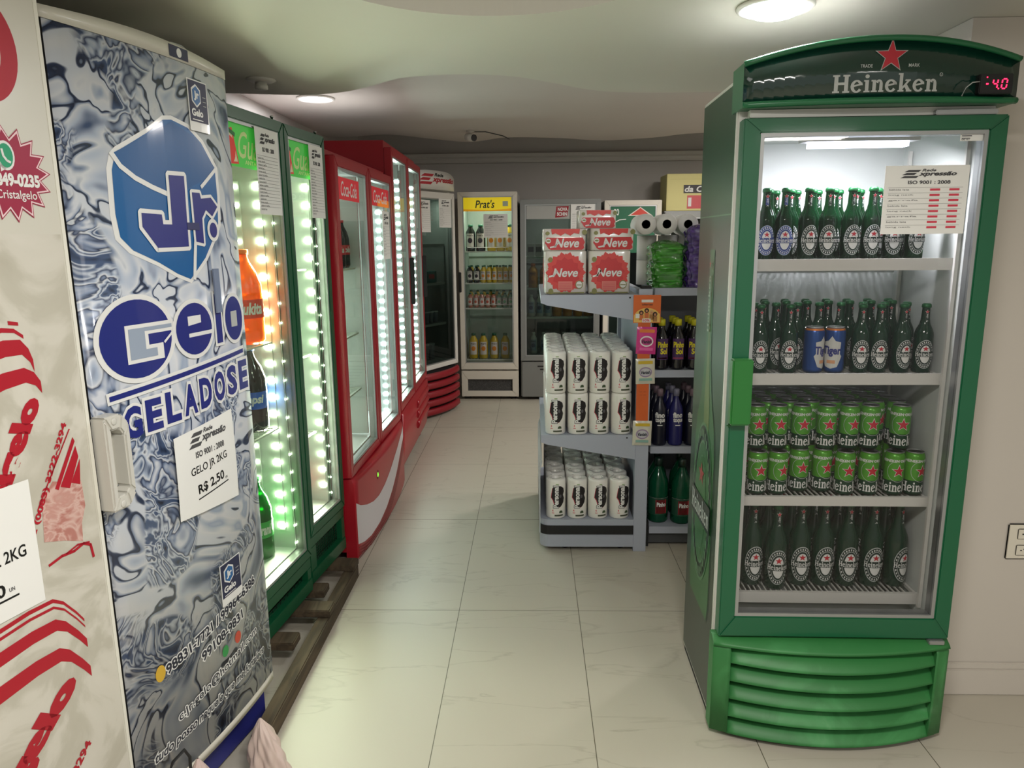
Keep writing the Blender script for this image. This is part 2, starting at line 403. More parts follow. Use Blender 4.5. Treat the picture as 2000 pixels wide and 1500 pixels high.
bb = MB(); bb.box(1.262, XR, 2.263, 2.2745, 0, .095); bb.box(1.262, XR, 2.266, 2.2745, .095, .118)
struct(bb.build('baseboard_front', PILM, bevel=.003))
# cornice of the back wall
c_ = MB(); c_.prism([(YB, 2.28), (YB - .05, 2.285), (YB - .06, 2.30), (YB - .055, 2.325), (YB - .075, 2.34), (YB - .08, 2.37), (YB, 2.375)], XL, XR, 'x')
struct(c_.build('trim_1', plaster('cornice_paint', (205, 202, 194)), fixn=True))
def slab(name, far_edge, z0, z1, m, hole=None, ynear=YN):
    bm = bmesh.new()
    def cat(pts):
        out = []; n = len(pts)
        for i in range(n - 1):
            p0, p1, p2, p3 = pts[max(i - 1, 0)], pts[i], pts[i + 1], pts[min(i + 2, n - 1)]
            for k in range(6):
                t = k / 6
                out.append(tuple(.5 * (2 * p1[j] + (p2[j] - p0[j]) * t + (2 * p0[j] - 5 * p1[j] + 4 * p2[j] - p3[j]) * t * t + (3 * p1[j] - p0[j] - 3 * p2[j] + p3[j]) * t ** 3) for j in (0, 1)))
        return out + [pts[-1]]
    loop = [(XL, ynear)] + cat(far_edge) + [(XR, ynear)]
    loops = [loop] + ([[(hole[0] + hole[2] * math.cos(2 * math.pi * i / 72), hole[1] + hole[2] * math.sin(2 * math.pi * i / 72)) for i in range(72)]] if hole else [])
    for z in (z0, z1):
        es = []
        for L in loops:
            vs = [bm.verts.new((x, y, z)) for x, y in L]
            es += [bm.edges.new((vs[i], vs[(i + 1) % len(vs)])) for i in range(len(vs))]
        bmesh.ops.triangle_fill(bm, use_beauty=True, use_dissolve=False, edges=es)
    me = bpy.data.meshes.new(name); bm.verts.index_update(); nV = len(bm.verts) // 2; bm.verts.ensure_lookup_table()
    off = 0
    for L in loops:
        for i in range(len(L)):
            a, b = off + i, off + (i + 1) % len(L); bm.faces.new([bm.verts[a], bm.verts[b], bm.verts[nV + b], bm.verts[nV + a]])
        off += len(L)
    bmesh.ops.recalc_face_normals(bm, faces=bm.faces); bm.to_mesh(me); bm.free(); me.materials.append(m)
    o = bpy.data.objects.new(name, me); COL.objects.link(o); return struct(o)
slab('ceiling', [(XL, 3.05), (-1.5, 3.13), (-1.279, 3.184), (-.977, 3.245), (-.815, 3.21), (-.684, 3.124), (-.551, 2.99), (-.462, 2.93), (-.265, 2.90), (-.074, 2.949), (.086, 3.082), (.24, 3.225), (.42, 3.30), (.716, 3.317), (1.1, 3.30), (1.8, 3.1), (2.6, 3.2), (XR, 3.1)], 2.147, 2.395, CEILM, (-.09, 1.713, .466))
slab('ceiling_far', [(XL, 6.44), (-1.5, 6.42), (-1.183, 6.33), (-.846, 6.649), (-.551, 6.86), (-.215, 6.60), (.231, 6.68), (.655, 6.88), (1.084, 6.72), (1.392, 6.49), (2.2, 6.4), (XR, 6.6)], 2.40, 2.46, CEILF, None, 1.4)
struct(MB().box(XL - .1, XR + .1, YN, YB + .1, 2.75, 2.85).build('ceiling_upper', CEILF))

# wall outlet on the pillar
o_ = empty('wall_outlet', (1.60, 2.275, .555), 0, 'white double wall outlet on the beige pillar right of the green beer cooler', 'outlet')
MB().box(-.055, .055, -.008, 0, -.062, .062).build('cover_plate', mat('plate', (222, 216, 200), .4), o_, bevel=.004)
for dz in (-.028, .028):
    s = MB(); s.box(-.026, .026, -.012, -.008, dz - .018, dz + .018); so = s.build('socket', mat('plate', (222, 216, 200)), o_, bevel=.003)
    h = MB()
    for dx in (-.010, 0, .010): h.lathe([(.0026, 0), (.0026, .0006)], 10)
    for i, v in enumerate(h.v): h.v[i] = (v[0] + (-.010, 0, .010)[i // 20], -.0122 - v[2], dz + v[1] + (0, .004, 0)[i // 20])
    h.build('hole', BLACK, so)
# ------------------------------------------------------------------ ceiling fixtures
LAMP = mat('lamp_lens', (255, 255, 255), .5, emit=(235, 240, 255), es=24)
def recessed(name, x, y, z, r, label, dome):
    t = empty(name, (x, y, z), 0, label, 'ceiling light')
    MB().lathe([(r * .82, -.001), (r, -.001), (r * 1.02, -.006), (r * .97, -.012), (r * .84, -.010), (r * .82, -.001)], 40).build('trim_ring', mat('lamp_ring', (225, 222, 215), .4), t)
    MB().lathe([(r * .80, -.002)] + [(r * .8 * math.cos(a * math.pi / 12), -.004 - dome * math.sin(a * math.pi / 12)) for a in range(0, 7)], 32).build('lens', LAMP, t)
    return t
recessed('ceiling_light', .655, 2.13, 2.1465, .10, 'bright round ceiling light above the green beer cooler', .03)
recessed('ceiling_light', -1.33, 4.70, 2.3995, .115, 'recessed round ceiling light over the left row of coolers, half behind the ceiling edge', .008)
t = empty('sprinkler_head', (-1.035, 2.93, 2.147), 0, 'small white round ceiling fitting with a stub, above the left coolers', 'ceiling fitting')
WP = mat('white_plastic', (205, 202, 194), .5)
MB().lathe([(.055, 0), (.056, -.004), (.04, -.011), (.022, -.012)], 32).build('rosette', WP, t)
MB().lathe([(.022, -.012), (.022, -.02), (.024, -.022), (.024, -.036), (.012, -.04)], 20).build('stub', WP, t)
t = empty('security_camera', (-.497, 6.16, 2.40), 0, 'small white bullet security camera under the far ceiling', 'camera')
MB().lathe([(.035, 0), (.035, -.008), (.012, -.012), (.012, -.05), (.001, -.052)], 20).build('mount', WP, t)
b = MB(); b.tube([(-.03, .02, -.045), (.03, -.045, -.062)], .030, 20); b.build('housing', WP, t, bevel=.004)
b = MB(); b.tube([(.0305, -.0455, -.0622), (.036, -.0515, -.0635)], .026, 20); b.build('lens', BLACK, t)
b = MB(); b.tube([(0, 0, -.01), (.12, .05, -.004), (.25, .3, -.004), (.30, .5, -.006)], .004, 6); b.build('cable', DKGREY, t)


# ------------------------------------------------------------------ cooler building blocks
class Frame:                                   # local frame of an upright cabinet: x along its front, y into it
    def __init__(s, loc, rz): s.loc = loc; s.rz = rz
    def w(s, x, y, z=0): return (s.loc[0] + x * math.cos(s.rz) - y * math.sin(s.rz), s.loc[1] + x * math.sin(s.rz) + y * math.cos(s.rz), s.loc[2] + z)
def cabinet(t, W, D, H, yb, zf, zc, outer, liner, z0=0.02, t_=.024, x0=0, name='cabinet', ti=.016):
    """open-fronted insulated body: outer skin, liner, solid machine base and top"""
    m = MB(); x1 = x0 + W; a = t_; b_ = t_ + ti
    m.box(x0, x0 + a, yb, D, z0, H); m.box(x1 - a, x1, yb, D, z0, H); m.box(x0 + a, x1 - a, D - a, D, z0, H)
    m.box(x0 + a, x1 - a, yb, D - a, zc + ti, H); m.box(x0 + a, x1 - a, yb + .02, D - a, z0, zf - ti)
    m.box(x0 + a, x0 + b_, yb, D - b_, zf, zc, 1); m.box(x1 - b_, x1 - a, yb, D - b_, zf, zc, 1); m.box(x0 + a, x1 - a, D - b_, D - a, zf, zc, 1)
    m.box(x0 + a, x1 - a, yb, D - a, zc, zc + ti, 1); m.box(x0 + a, x1 - a, yb, D - a, zf - ti, zf, 1)
    TOPG = mat('grey_bounce_top', (120, 118, 114), .8); o_ = m.build(name, [outer, liner], t)
    MB().box(x0 + .003, x1 - .003, yb + .01, D - .003, H + .0002, H + .002).build('bounce_cover', TOPG, t); return o_  # unseen grey cover added to keep coloured bounce off the ceiling
def frame_mb(x0, x1, z0, z1, fw, y0, y1, fb=None, ft=None, m=0):
    fb = fb or fw; ft = ft or fw; mb = MB()
    o = [(x0, z0), (x1, z0), (x1, z1), (x0, z1)]; i = [(x0 + fw, z0 + fb), (x1 - fw, z0 + fb), (x1 - fw, z1 - ft), (x0 + fw, z1 - ft)]
    for k in range(4):
        j = (k + 1) % 4; g = .0004
        mb.prism([o[k], o[j], i[j], i[k]], y0, y1, 'y', m)
    return mb
def door(t, x0, x1, z0, z1, fw, m, glass, y0=0, y1=.045, fb=None, ft=None, label=None, gasket=ALU):
    fb = fb or fw; ft = ft or fw
    d = frame_mb(x0, x1, z0, z1, fw, y0, y1, fb, ft).build('door', m, t, bevel=.003)
    if label: d['label'] = label
    frame_mb(x0 + fw, x1 - fw, z0 + fb, z1 - ft, .010, y0 + .004, y0 + .040).build('gasket', gasket, d)
    g = MB(); g.box(x0 + fw + .0102, x1 - fw - .0102, y0 + .012, y0 + .018, z0 + fb + .0102, z1 - ft - .0102); g.build('glass_pane', glass, d)
    return d
def shelf(t, x0, x1, y0, y1, z, lip=.028, m=None, step=.022, up=.004, fm=None):
    m = m or WHITE; s = MB(); s.box(x0, x1, y0, y0 + .012, z - lip, z + up)
    s.box(x0, x0 + .008, y0 + .012, y1, z - .010, z); s.box(x1 - .008, x1, y0 + .012, y1, z - .010, z); s.box(x0 + .008, x1 - .008, y1 - .006, y1, z - .010, z)
    n = int((x1 - x0 - .02) / step)
    for i in range(n):
        x = x0 + .016 + i * step; s.box(x, x + .0035, y0 + .012, y1 - .006, z - .004, z)
    return s.build('shelf', m, t)
def led_strip(t, pts, m, bar, y, n0='led_strip', axis='x', sz=.009):
    """leds up a narrow aluminium channel; pts = (x, z) list; axis: facing direction"""
    s = MB(); xs = pts[0][0]; zs = [p[1] for p in pts]
    if axis == '-x':
        s.box(xs, xs + .006, y - .014, y + .014, min(zs) - .02, max(zs) + .02, 0)
        for x, z in pts: s.box(x - .006, x, y - sz * 1.7, y + sz * 1.7, z - sz * .9, z + sz * .9, 1)
    else:
        s.box(xs - .0022, xs + .0022, y, y + .003, min(zs) - .02, max(zs) + .02, 0)
        for x, z in pts: s.box(x - sz, x + sz, y - .006, y, z - sz, z + sz, 1)
    return s.build(n0, [bar, m], t)
class Proto:
    def __init__(s, root): s.root = root; s.used = False; note(root)
    def put(s, loc, rz, label, group, scale=None, tilt=None):
        o = s.root if not s.used else copy_tree(s.root); s.used = True
        o.location = loc; o.rotation_euler = (tilt[0], tilt[1], rz) if tilt else (0, 0, rz)
        o.scale = scale or (1, 1, 1)
        o['label'] = label; o['group'] = group; return o

# ------------------------------------------------------------------ bottle and can prototypes
GLG = tintmat('green_bottle_glass', (8, 48, 24), (60, 150, 85), .42); GLD = mat('dark_bottle_glass', (8, 50, 32), .10)
CAPG = mat('cap_green', (20, 92, 48), .35, .3); RINGL = mat('label_light', (188, 192, 190), .5); LDG = mat('label_dark_green', (10, 40, 30), .45)
LBL = mat('label_blue', (40, 62, 128), .45)
def beer_bottle(name, glass, ring, dark, cat='bottle'):
    t = empty(name, cat=cat)
    r = .0262
    prof = [(.006, .003), (r - .004, 0), (r, .004), (r, .112), (r - .001, .120), (.022, .130), (.0150, .145), (.0122, .160), (.0108, .190), (.0112, .193), (.0112, .198)]
    MB().lathe(prof, 20).build('glass_body', glass, t)
    c = MB().lathe([(.0126, .194), (.0134, .195), (.0128, .203), (.009, .206), (.0005, .2062)], 16).build('cap', CAPG, t)
    p = Print(cyl_surf(r), .006, .00035)
    cz = .057; p.poly(ell(0, cz, .0262, .043, 28), ring, 1); p.poly(ell(0, cz, .0245, .0408, 28), dark, 2)
    p.poly(ell(0, cz, .0185, .0325, 28), ring, 3); p.poly(ell(0, cz, .0172, .031, 28), dark, 4)
    p.poly(ell(0, cz, .0135, .0265, 24), TEXTW, 5)
    for a in range(20, 161, 14): p.rect(.0215 * math.cos(R(a)) - .0012, .0215 * math.cos(R(a)) + .0012, cz + .0365 * math.sin(R(a)) - .0022, cz + .0365 * math.sin(R(a)) + .0022, TEXTW, 5)
    for a in range(200, 341, 14): p.rect(.0215 * math.cos(R(a)) - .0012, .0215 * math.cos(R(a)) + .0012, cz + .0365 * math.sin(R(a)) - .0022, cz + .0365 * math.sin(R(a)) + .0022, TEXTW, 5)
    p.rect(-.0265, .0265, cz - .008, cz + .0075, dark, 6); p.word(-.0255, .0255, cz - .0065, cz + .0070, TEXTW, 7)
    p.poly(star_pts(0, cz + .0165, .0088), STAR, 6); p.build('label', t)
    pn = Print(cyl_surf(.0118, lambda z: .0126 if z < .158 else .0118), .004, .0003)
    pn.rect(-.0045, .0045, .150, .178, dark, 1); pn.text('Heineken', 0, 1, 0, 1, TEXTW, 2) if False else pn.quadmap(SLABF(), [(.0028, .151), (.0028, .176), (-.0028, .176), (-.0028, .151)], TEXTW, 2)
    pn.poly(star_pts(0, .182, .0055), STAR, 2); pn.poly(star_pts(0, .182, .0068), TEXTW, 1); pn.build('neck_label', t)
    return t
def SLABF():
    global SLAB
    if SLAB is None: SLAB = slab_word()
    return SLAB
P_BEER = Proto(beer_bottle('beer_bottle', GLG, RINGL, LDG)); P_BLUE = Proto(beer_bottle('beer_bottle', GLG, mat('label_paleblue', (170, 180, 205), .5), LBL))
P_DARK = Proto(beer_bottle('beer_bottle', GLD, RINGL, LDG))
CANG = mat('can_green', (84, 158, 44), .28, .25); CAND = mat('can_dark_green', (16, 62, 40), .3, .3)
def can_mb(name, ms, r=.029, h=.139, cat='can'):
    t = empty(name, cat=cat)
    MB().lathe([(r - .007, .002), (r - .006, 0), (r - .001, .007), (r, .012), (r, .050), (r, h - .016), (r - .0015, h - .011), (r - .0045, h - .004)], 24, ms=[0, 0, 0, 0, 1, 1, 1, 1]).build('can_body', ms, t)
    MB().lathe([(r - .0045, h - .004), (r - .0036, h - .001), (r - .0048, h), (r - .006, h - .001), (r - .0072, h - .0045), (.0004, h - .0045)], 24).build('lid', ALU if name != 'tiger' else ALU, t)
    return t
t = can_mb('beer_can', [CAND, CANG]); p = Print(cyl_surf(.029), .006, .00035)
p.word(-.060, .060, .014, .046, TEXTW, 2)
p.poly(star_pts(0, .080, .0225), TEXTW, 1); p.poly(star_pts(0, .080, .0190), STAR, 2)
p.polys(strip([(.033 * math.cos(R(a)), .080 + .034 * math.sin(R(a))) for a in range(0, 361, 15)], .0012), RINGL, 1)
p.quadmap(text_geo('HEINEKEN ORIGINAL', .03), [(-.052, .108), (.052, .108), (.052, .117), (-.052, .117)], TEXTW, 2); p.build('label', t)
P_CAN = Proto(t)
t = can_mb('blue_beer_can', [mat('can_blue', (30, 72, 138), .3, .4), mat('can_blue', (30, 72, 138))])
MB().lathe([(.0281, .126), (.0265, .131), (.0248, .1345)], 24).build('orange_rim', mat('can_orange', (205, 120, 50), .3, .4), t)
p = Print(cyl_surf(.029), .006, .00035); p.poly([(.0, .112), (.010, .098), (.026, .094), (.024, .06), (.030, .052), (.018, .02), (0, .014), (-.018, .02), (-.030, .052), (-.024, .06), (-.026, .094), (-.010, .098)], mat('label_cream', (200, 200, 195), .5), 1)
p.text('Tiger', -.027, .027, .050, .082, NAVY, 2, .04); p.rect(-.012, .012, .030, .040, mat('label_orange', (205, 150, 110), .6), 2); p.build('label', t)
P_TIGER = Proto(t)

# ------------------------------------------------------------------ the green beer cooler (right foreground)
HX, HY, HR = .566, 2.052, R(-.9)
HF = Frame((HX, HY, 0), HR)
hc = empty('beverage_cooler', (HX, HY, 0), HR, 'tall green single-door beer cooler with star sign on top, in the right foreground', 'refrigerator')
def side_mat():
    m = bpy.data.materials.new('printed_side'); m.use_nodes = True; n, l = nodes(m); b = n['Principled BSDF']
    tc = n.new('ShaderNodeTexCoord'); sp = n.new('ShaderNodeSeparateXYZ'); l.new(tc.outputs['Object'], sp.inputs[0])
    no = n.new('ShaderNodeTexNoise'); no.inputs['Scale'].default_value = 3.5; l.new(tc.outputs['Object'], no.inputs['Vector'])
    a = n.new('ShaderNodeMath'); a.operation = 'MULTIPLY_ADD'; l.new(no.outputs['Fac'], a.inputs[0]); a.inputs[1].default_value = .22; l.new(sp.outputs[2], a.inputs[2])
    d = n.new('ShaderNodeMath'); d.operation = 'DIVIDE'; l.new(a.outputs[0], d.inputs[0]); d.inputs[1].default_value = 2.1
    cr = n.new('ShaderNodeValToRGB'); e = cr.color_ramp.elements; e[0].position = 0; e[0].color = lin((44, 50, 44)); e[1].position = 1; e[1].color = lin((14, 62, 32))
    for p_, c in [(.25, (38, 52, 38)), (.45, (18, 62, 34)), (.62, (16, 68, 38)), (.70, (48, 58, 32)), (.76, (56, 50, 34)), (.80, (40, 52, 28)), (.83, (16, 66, 32))]:
        q = e.new(p_); q.color = lin(c)
    l.new(d.outputs[0], cr.inputs[0]); l.new(cr.outputs[0], b.inputs['Base Color']); b.inputs['Roughness'].default_value = .3; return m
cabinet(hc, .68, .50, 1.965, .052, .365, 1.835, WHITE, LINER, t_=.022)
sk = MB(); sk.box(-.0022, 0, .075, .498, .03, 1.955); sd = sk.build('side_panel', side_mat(), hc)
p = Print(lambda x, z, l: (-.0022 - l, .50 - x, z), None, .0006)
BG1 = mat('bottle_print', (36, 92, 44), .3); BG2 = mat('bottle_print_dark', (16, 52, 30), .3); BG3 = mat('bottle_print_light', (78, 122, 84), .3); BG0 = mat('bottle_print_amber', (86, 110, 52), .3)
def silh(k, cx=.215):
    pr = [(.030, 1.50), (.030, 1.30), (.042, 1.15), (.075, 1.03), (.125, .94), (.142, .85), (.142, .35), (.125, .30)]
    return [(cx - a * k, z) for a, z in pr] + [(cx + a * k, z) for a, z in pr[::-1]]
p.poly(silh(1.09), BG2, 1); p.poly(silh(1), BG1, 2)
p.poly([(.215 + x * .5, z) for x, z in [(.03, 1.45), (.03, 1.2), (.10, 1.0), (.11, .8), (-.02, .8), (-.05, 1.0), (-.02, 1.2)]], BG0, 3)
for k_, (rx, rz_, m_) in enumerate([(.138, .275, BG3), (.130, .265, BG2), (.100, .215, BG3), (.094, .207, BG1), (.070, .165, BG3), (.066, .16, BG1)]): p.poly(ell(.215, .665, rx, rz_, 40), m_, 4 + k_)
for a in range(15, 170, 12):
    for s_ in (1, -1): p.rect(.215 + .115 * math.cos(R(a)) - .006, .215 + .115 * math.cos(R(a)) + .006, .665 + s_ * .24 * math.sin(R(a)) - .013, .665 + s_ * .24 * math.sin(R(a)) + .013, BG3, 10)
p.rect(.078, .352, .60, .69, mat('print_black_green', (18, 40, 30), .3), 11); p.word(.09, .34, .612, .68, GREYT, 12)
p.poly(star_pts(.215, .765, .042), mat('print_red', (150, 52, 48), .35), 11)
p.poly(star_pts(.215, 1.455, .014), mat('print_red', (150, 52, 48), .35), 11); p.quadmap(SLABF(), [(.226, 1.24), (.226, 1.42), (.204, 1.42), (.204, 1.24)], mat('print_pale', (150, 160, 140), .4), 11)
p.rect(.02, .425, 1.600, 1.604, BG3, 4); p.build('printed_design', sd)
# thin edge trim down the left front corner and the bottom rail
tr_ = MB(); tr_.box(-.004, .012, .056, .074, .03, 1.96); tr_.build('corner_trim', mat('trim_offwhite', (196, 194, 188), .45), hc, bevel=.002)
rl = MB(); rl.box(.002, .676, .06, .49, 0, .0195); rl.build('foot_rail', BLACKM, hc)
# arched canopy
def arc_canopy(u, zoff=0):                      # u 0..1 along the width: arch height and bulge
    k = 1 - (2 * u - 1) ** 2
    return 1.985 + .048 * k + zoff, -.012 - .040 * k
cn = MB(); N = 28
for i in range(N):
    u0, u1 = i / N, (i + 1) / N; x0_, x1_ = -.010 + .70 * u0, -.010 + .70 * u1
    z0_, y0_ = arc_canopy(u0); z1_, y1_ = arc_canopy(u1); zb = 1.873
    b = len(cn.v)
    cn.v += [(x0_, y0_, zb), (x1_, y1_, zb), (x1_, y1_, z1_), (x0_, y0_, z0_), (x0_, .10, zb), (x1_, .10, zb), (x1_, .10, z1_), (x0_, .10, z0_)]
    cn.face([b, b + 1, b + 2, b + 3], 0, True); cn.face([b + 3, b + 2, b + 6, b + 7], 2, True); cn.face([b + 1, b, b + 4, b + 5], 1); cn.face([b + 5, b + 4, b + 7, b + 6], 1)
    if i == 0: cn.face([b, b + 3, b + 7, b + 4], 1)
    if i == N - 1: cn.face([b + 1, b + 5, b + 6, b + 2], 1)
can_ = cn.build('canopy', [HG_DARK, HG_EDGE, mat('grey_bounce_top', (120, 118, 114), .8)], hc)  # top face greyed so its green bounce stays off the ceiling
def rim(zf, r): return MB().tube([(-.010 + .70 * i / 40, arc_canopy(i / 40)[1] - .001, zf(i / 40)) for i in range(41)], r, 8)
rim(lambda u: arc_canopy(u)[0] - .005, .0075).build('top_rim', HG_EDGE, can_); rim(lambda u: 1.879, .0085).build('bottom_rim', HG_EDGE, can_)
def cansurf(x, z, l): return (x, arc_canopy((x + .010) / .70)[1] - l, z)
p = Print(cansurf, .02, .0008)
X0 = -HX - .0
p.word(.207, .470, 1.898, 1.943, GREYT, 1); p.text('®', .473, .482, 1.935, 1.944, GREYT, 1, .02)
p.poly(star_pts(.347, 1.984, .043), GREYT, 1); p.poly(star_pts(.347, 1.984, .0385), mat('sign_star_red', (176, 32, 48), .35), 2)
p.text('TRADE', .272, .302, 1.958, 1.966, GREYT, 1, .01); p.text('MARK', .392, .420, 1.958, 1.966, GREYT, 1, .01); p.build('lettering', can_)
dp = MB(); dp.box(.572, .655, -.052, -.02, 1.890, 1.938); dob = dp.build('temperature_display', BLACK, can_, bevel=.002)
p = Print(plane_y(-.052), None, .0006); LR = mat('led_red', (255, 30, 60), .5, emit=(255, 30, 70), es=5)
def seg7(p, d, x, z, w, h, t_, sk_=.1):
    S = {'4': 'bcfg', '0': 'abcdef', '-': 'g'}[d]
    q = {'a': (0, w, h, h), 'g': (0, w, h / 2, h / 2), 'd': (0, w, 0, 0), 'f': (0, 0, h / 2, h), 'b': (w, w, h / 2, h), 'e': (0, 0, 0, h / 2), 'c': (w, w, 0, h / 2)}
    for c in S:
        a, b_, c0, c1 = q[c]; g = t_ * .6
        if a != b_: pts = [(a + g, c0 - t_ / 2), (b_ - g, c0 - t_ / 2), (b_ - g, c0 + t_ / 2), (a + g, c0 + t_ / 2)]
        else: pts = [(a - t_ / 2, c0 + g), (a + t_ / 2, c0 + g), (a + t_ / 2, c1 - g), (a - t_ / 2, c1 - g)]
        p.poly([(x + u + sk_ * v, z + v) for u, v in pts], LR, 1)
seg7(p, '4', .604, 1.902, .011, .023, .0032); seg7(p, '0', .626, 1.902, .012, .023, .0032)
p.rect(.588, .594, 1.912, 1.9155, LR, 1); p.rect(.588, .591, 1.928, 1.931, LR, 1); p.poly(ell(.6195, 1.902, .002, .002, 10), LR, 1); p.build('digits', dob)
MB().tube([(.530, -.054, 1.885), (.537, -.056, 1.905), (.552, -.056, 1.917), (.573, -.05, 1.920)], .0016, 6).build('sensor_wire', GREYT, can_)
# door
DL = -.002
hd = door(hc, .0, .688, .338, 1.848, .047, HG_DOOR, GLASS, 0, .048, fb=.066, ft=.038)
for x_ in (.0, .688):
    pass
hb_ = MB(); hb_.box(-.006, .052, -.034, -.0005, 1.012, 1.203); hb_.box(-.008, .006, -.010, -.0005, 1.0, 1.012)
hb_.build('handle', mat('handle_green', (16, 104, 28), .3, coat=.5), hd, bevel=.007)
st_ = Print(plane_y(.0118), None, .0004); st_.rect(.572, .634, 1.783, 1.810, PAPER, 1)
for i in range(3): st_.rect(.576, .606 - .004 * i, 1.801 - i * .006, 1.8032 - i * .006, INK, 2)
st_.text('00 61', .576, .596, 1.785, 1.7885, INK, 2, .02); st_.build('sticker', hd)
price_sheet(hd, .385, .606, 1.542, 1.722, .0115, rows=8)
# hinge and worn top cover of the base
MB().box(.50, .66, .004, .05, 1.8495, 1.8625).build('hinge', ALU, hc, bevel=.002); MB().box(.628, .674, -.010, .048, .3235, .3372).build('hinge', ALU, hc, bevel=.002)
tb = MB(); tb.box(.02, .66, .02, .052, 1.852, 1.872); tb.build('top_strip', WHITE, hc)
# louvred green base, bowed forward
def bow(x, amt=.075): return -amt * (1 - ((x - .34) / .345) ** 2)
bs = MB(); N = 24
xs_ = [-.014 + .708 * i / N for i in range(N + 1)]
def ribbon(m, prof_fn, xs, mi=0):
    """sweep a closed profile (list of (dy, z)) along the bowed front"""
    b = len(m.v); n = len(prof_fn(xs[0]))
    for x in xs:
        for (dy, z) in prof_fn(x): m.v.append((x, dy, z))
    for i in range(len(xs) - 1):
        for k in range(n):
            k2 = (k + 1) % n; m.face([b + i * n + k, b + (i + 1) * n + k, b + (i + 1) * n + k2, b + i * n + k2], mi, True)
    m.face([b + k for k in range(n)], mi); m.face([b + (len(xs) - 1) * n + k for k in range(n)][::-1], mi)
ribbon(bs, lambda x: [(bow(x, .05) - .005, .320), (bow(x, .05) - .012, .312), (.05, .316), (.05, .332), (.02, .333)], xs_)
for i in range(5):
    zt = .312 - i * .0605; xs2 = [.034 + (.64) * j / N for j in range(N + 1)]
    ribbon(bs, lambda x, zt=zt: [(bow(x) + .030, zt), (bow(x) + .001, zt - .044), (bow(x) - .004, zt - .051), (bow(x) + .002, zt - .0535), (bow(x) + .038, zt - .006)], xs2)
for xa, xb in ((-.014, .036), (.648, .694)):
    xs3 = [xa + (xb - xa) * j / 4 for j in range(5)]
    ribbon(bs, lambda x: [(bow(x) - .004, .02), (bow(x) - .006, .30), (bow(x) + .004, .318), (.05, .318), (.05, .02)], xs3)
bk = MB(); bk.box(.036, .648, .02, .05, .03, .31)
base_ = bs.build('base_grille', HG_GRILLE, hc, fixn=True); bk.build('grille_back', BLACKM, base_)
# shelves and light inside
for z_, lp in ((1.470, .030), (1.134, .030), (.750, .026), (.432, .032)): shelf(hc, .045, .640, .098, .43, z_, lp, WHITE, .016)
fl = MB(); fl.box(.20, .52, .115, .165, 1.800, 1.8345, 0); fl.box(.222, .492, .12, .160, 1.785, 1.800, 1); fl.build('light_fitting', [WHITE, TUBE], hc)
area('interior_light', HF.w(.36, .14, 1.78), (R(14), 0, HR), .28, .03, 6, (.95, .93, 1))
for x_ in (.045, .628):
    rr = MB(); rr.box(x_, x_ + .010, .075, .085, .40, 1.80); rr.box(x_, x_ + .010, .40, .41, .40, 1.80); rr.build('shelf_rail', WHITE, hc)
# stock
G_B = 'beer bottles in the green beer cooler'; G_C = 'beer cans in the green beer cooler'
for i, X in enumerate((.677, .732, .799, .857, .922, .981, 1.045, 1.107)):
    (P_BLUE if i < 2 else P_BEER).put(HF.w(X - HX + .004, .150, 1.4705), R(random.uniform(-14, 14)), ('blue' if i < 2 else 'green') + '-labelled beer bottle, top shelf, front row, %s from left' % ORD[i], G_B)
for r_ in (1, 2):
    for i in range(7 if r_ == 1 else 8):
        (P_BLUE if (i == 0 and r_ == 1) else P_BEER).put(HF.w((.703 if r_ == 1 else .677) + .0635 * i - HX + .004, .150 + .062 * r_, 1.4705), R(random.uniform(-30, 30)), 'long-neck beer bottle, top shelf, %s row, %s from left' % (ORD[r_], ORD[i]), G_B)
fx = [.679, .766, .841, .903, .978, 1.031, 1.098, 1.162]
for i, X in enumerate(fx):
    if i in (2, 3): P_TIGER.put(HF.w(X - HX + .004, .148, 1.1345), R(42 if i == 2 else -38), 'blue beer can with orange rim, second shelf, %s of the pair' % ('left' if i == 2 else 'right'), 'blue beer cans')
    else: P_DARK.put(HF.w(X - HX + .004, .148, 1.1345), R(random.uniform(-14, 14)), 'dark green beer bottle, second shelf, front row, %s from left' % ORD[i if i < 2 else i - 2], G_B)
for r_ in (1, 2, 3):
    for i in range(8): P_DARK.put(HF.w(.10 + .0655 * i + (.015 if r_ % 2 else 0), .150 + .062 * r_, 1.1345), R(random.uniform(-60, 60)), 'dark green beer bottle, second shelf, %s row, %s from left' % (ORD[r_], ORD[i]), G_B)
ux = [.689, .756, .827, .905, .974, 1.036, 1.129]; lx = [.693, .756, .831, .902, .961, 1.033, 1.110, 1.184]
for i, X in enumerate(lx): P_CAN.put(HF.w(min(X - HX + .004, .608), .143 + (.030 if i in (2, 3) else 0), .7505), R([8, 22, 6, 16, 4, 0, 4, 24][i]), 'green beer can, third shelf, lower layer, front row, %s from left' % ORD[i], G_C)
for r_ in range(1, 5):
    for i in range(8): P_CAN.put(HF.w(.118 + .0665 * i, .176 + .0605 * r_, .7505), R(random.uniform(-40, 40)), 'green beer can, third shelf, lower layer, %s row, %s from left' % (ORD[r_], ORD[i]), G_C)
for i, X in enumerate(ux): P_CAN.put(HF.w(X - HX + .004, .170, .8902), R([4, 3, 2, -2, 12, 0, -8][i]), 'green beer can, third shelf, upper layer, front row, %s from left' % ORD[i], G_C)
for r_ in range(1, 5):
    for i in range(8): P_CAN.put(HF.w(.115 + .0665 * i, .170 + .0605 * r_, .8902), R(random.uniform(-40, 40)), 'green beer can, third shelf, upper layer, %s row, %s from left' % (ORD[r_], ORD[i]), G_C)
bx = [.700, .767, .852, .925, 1.001, 1.079, 1.156]
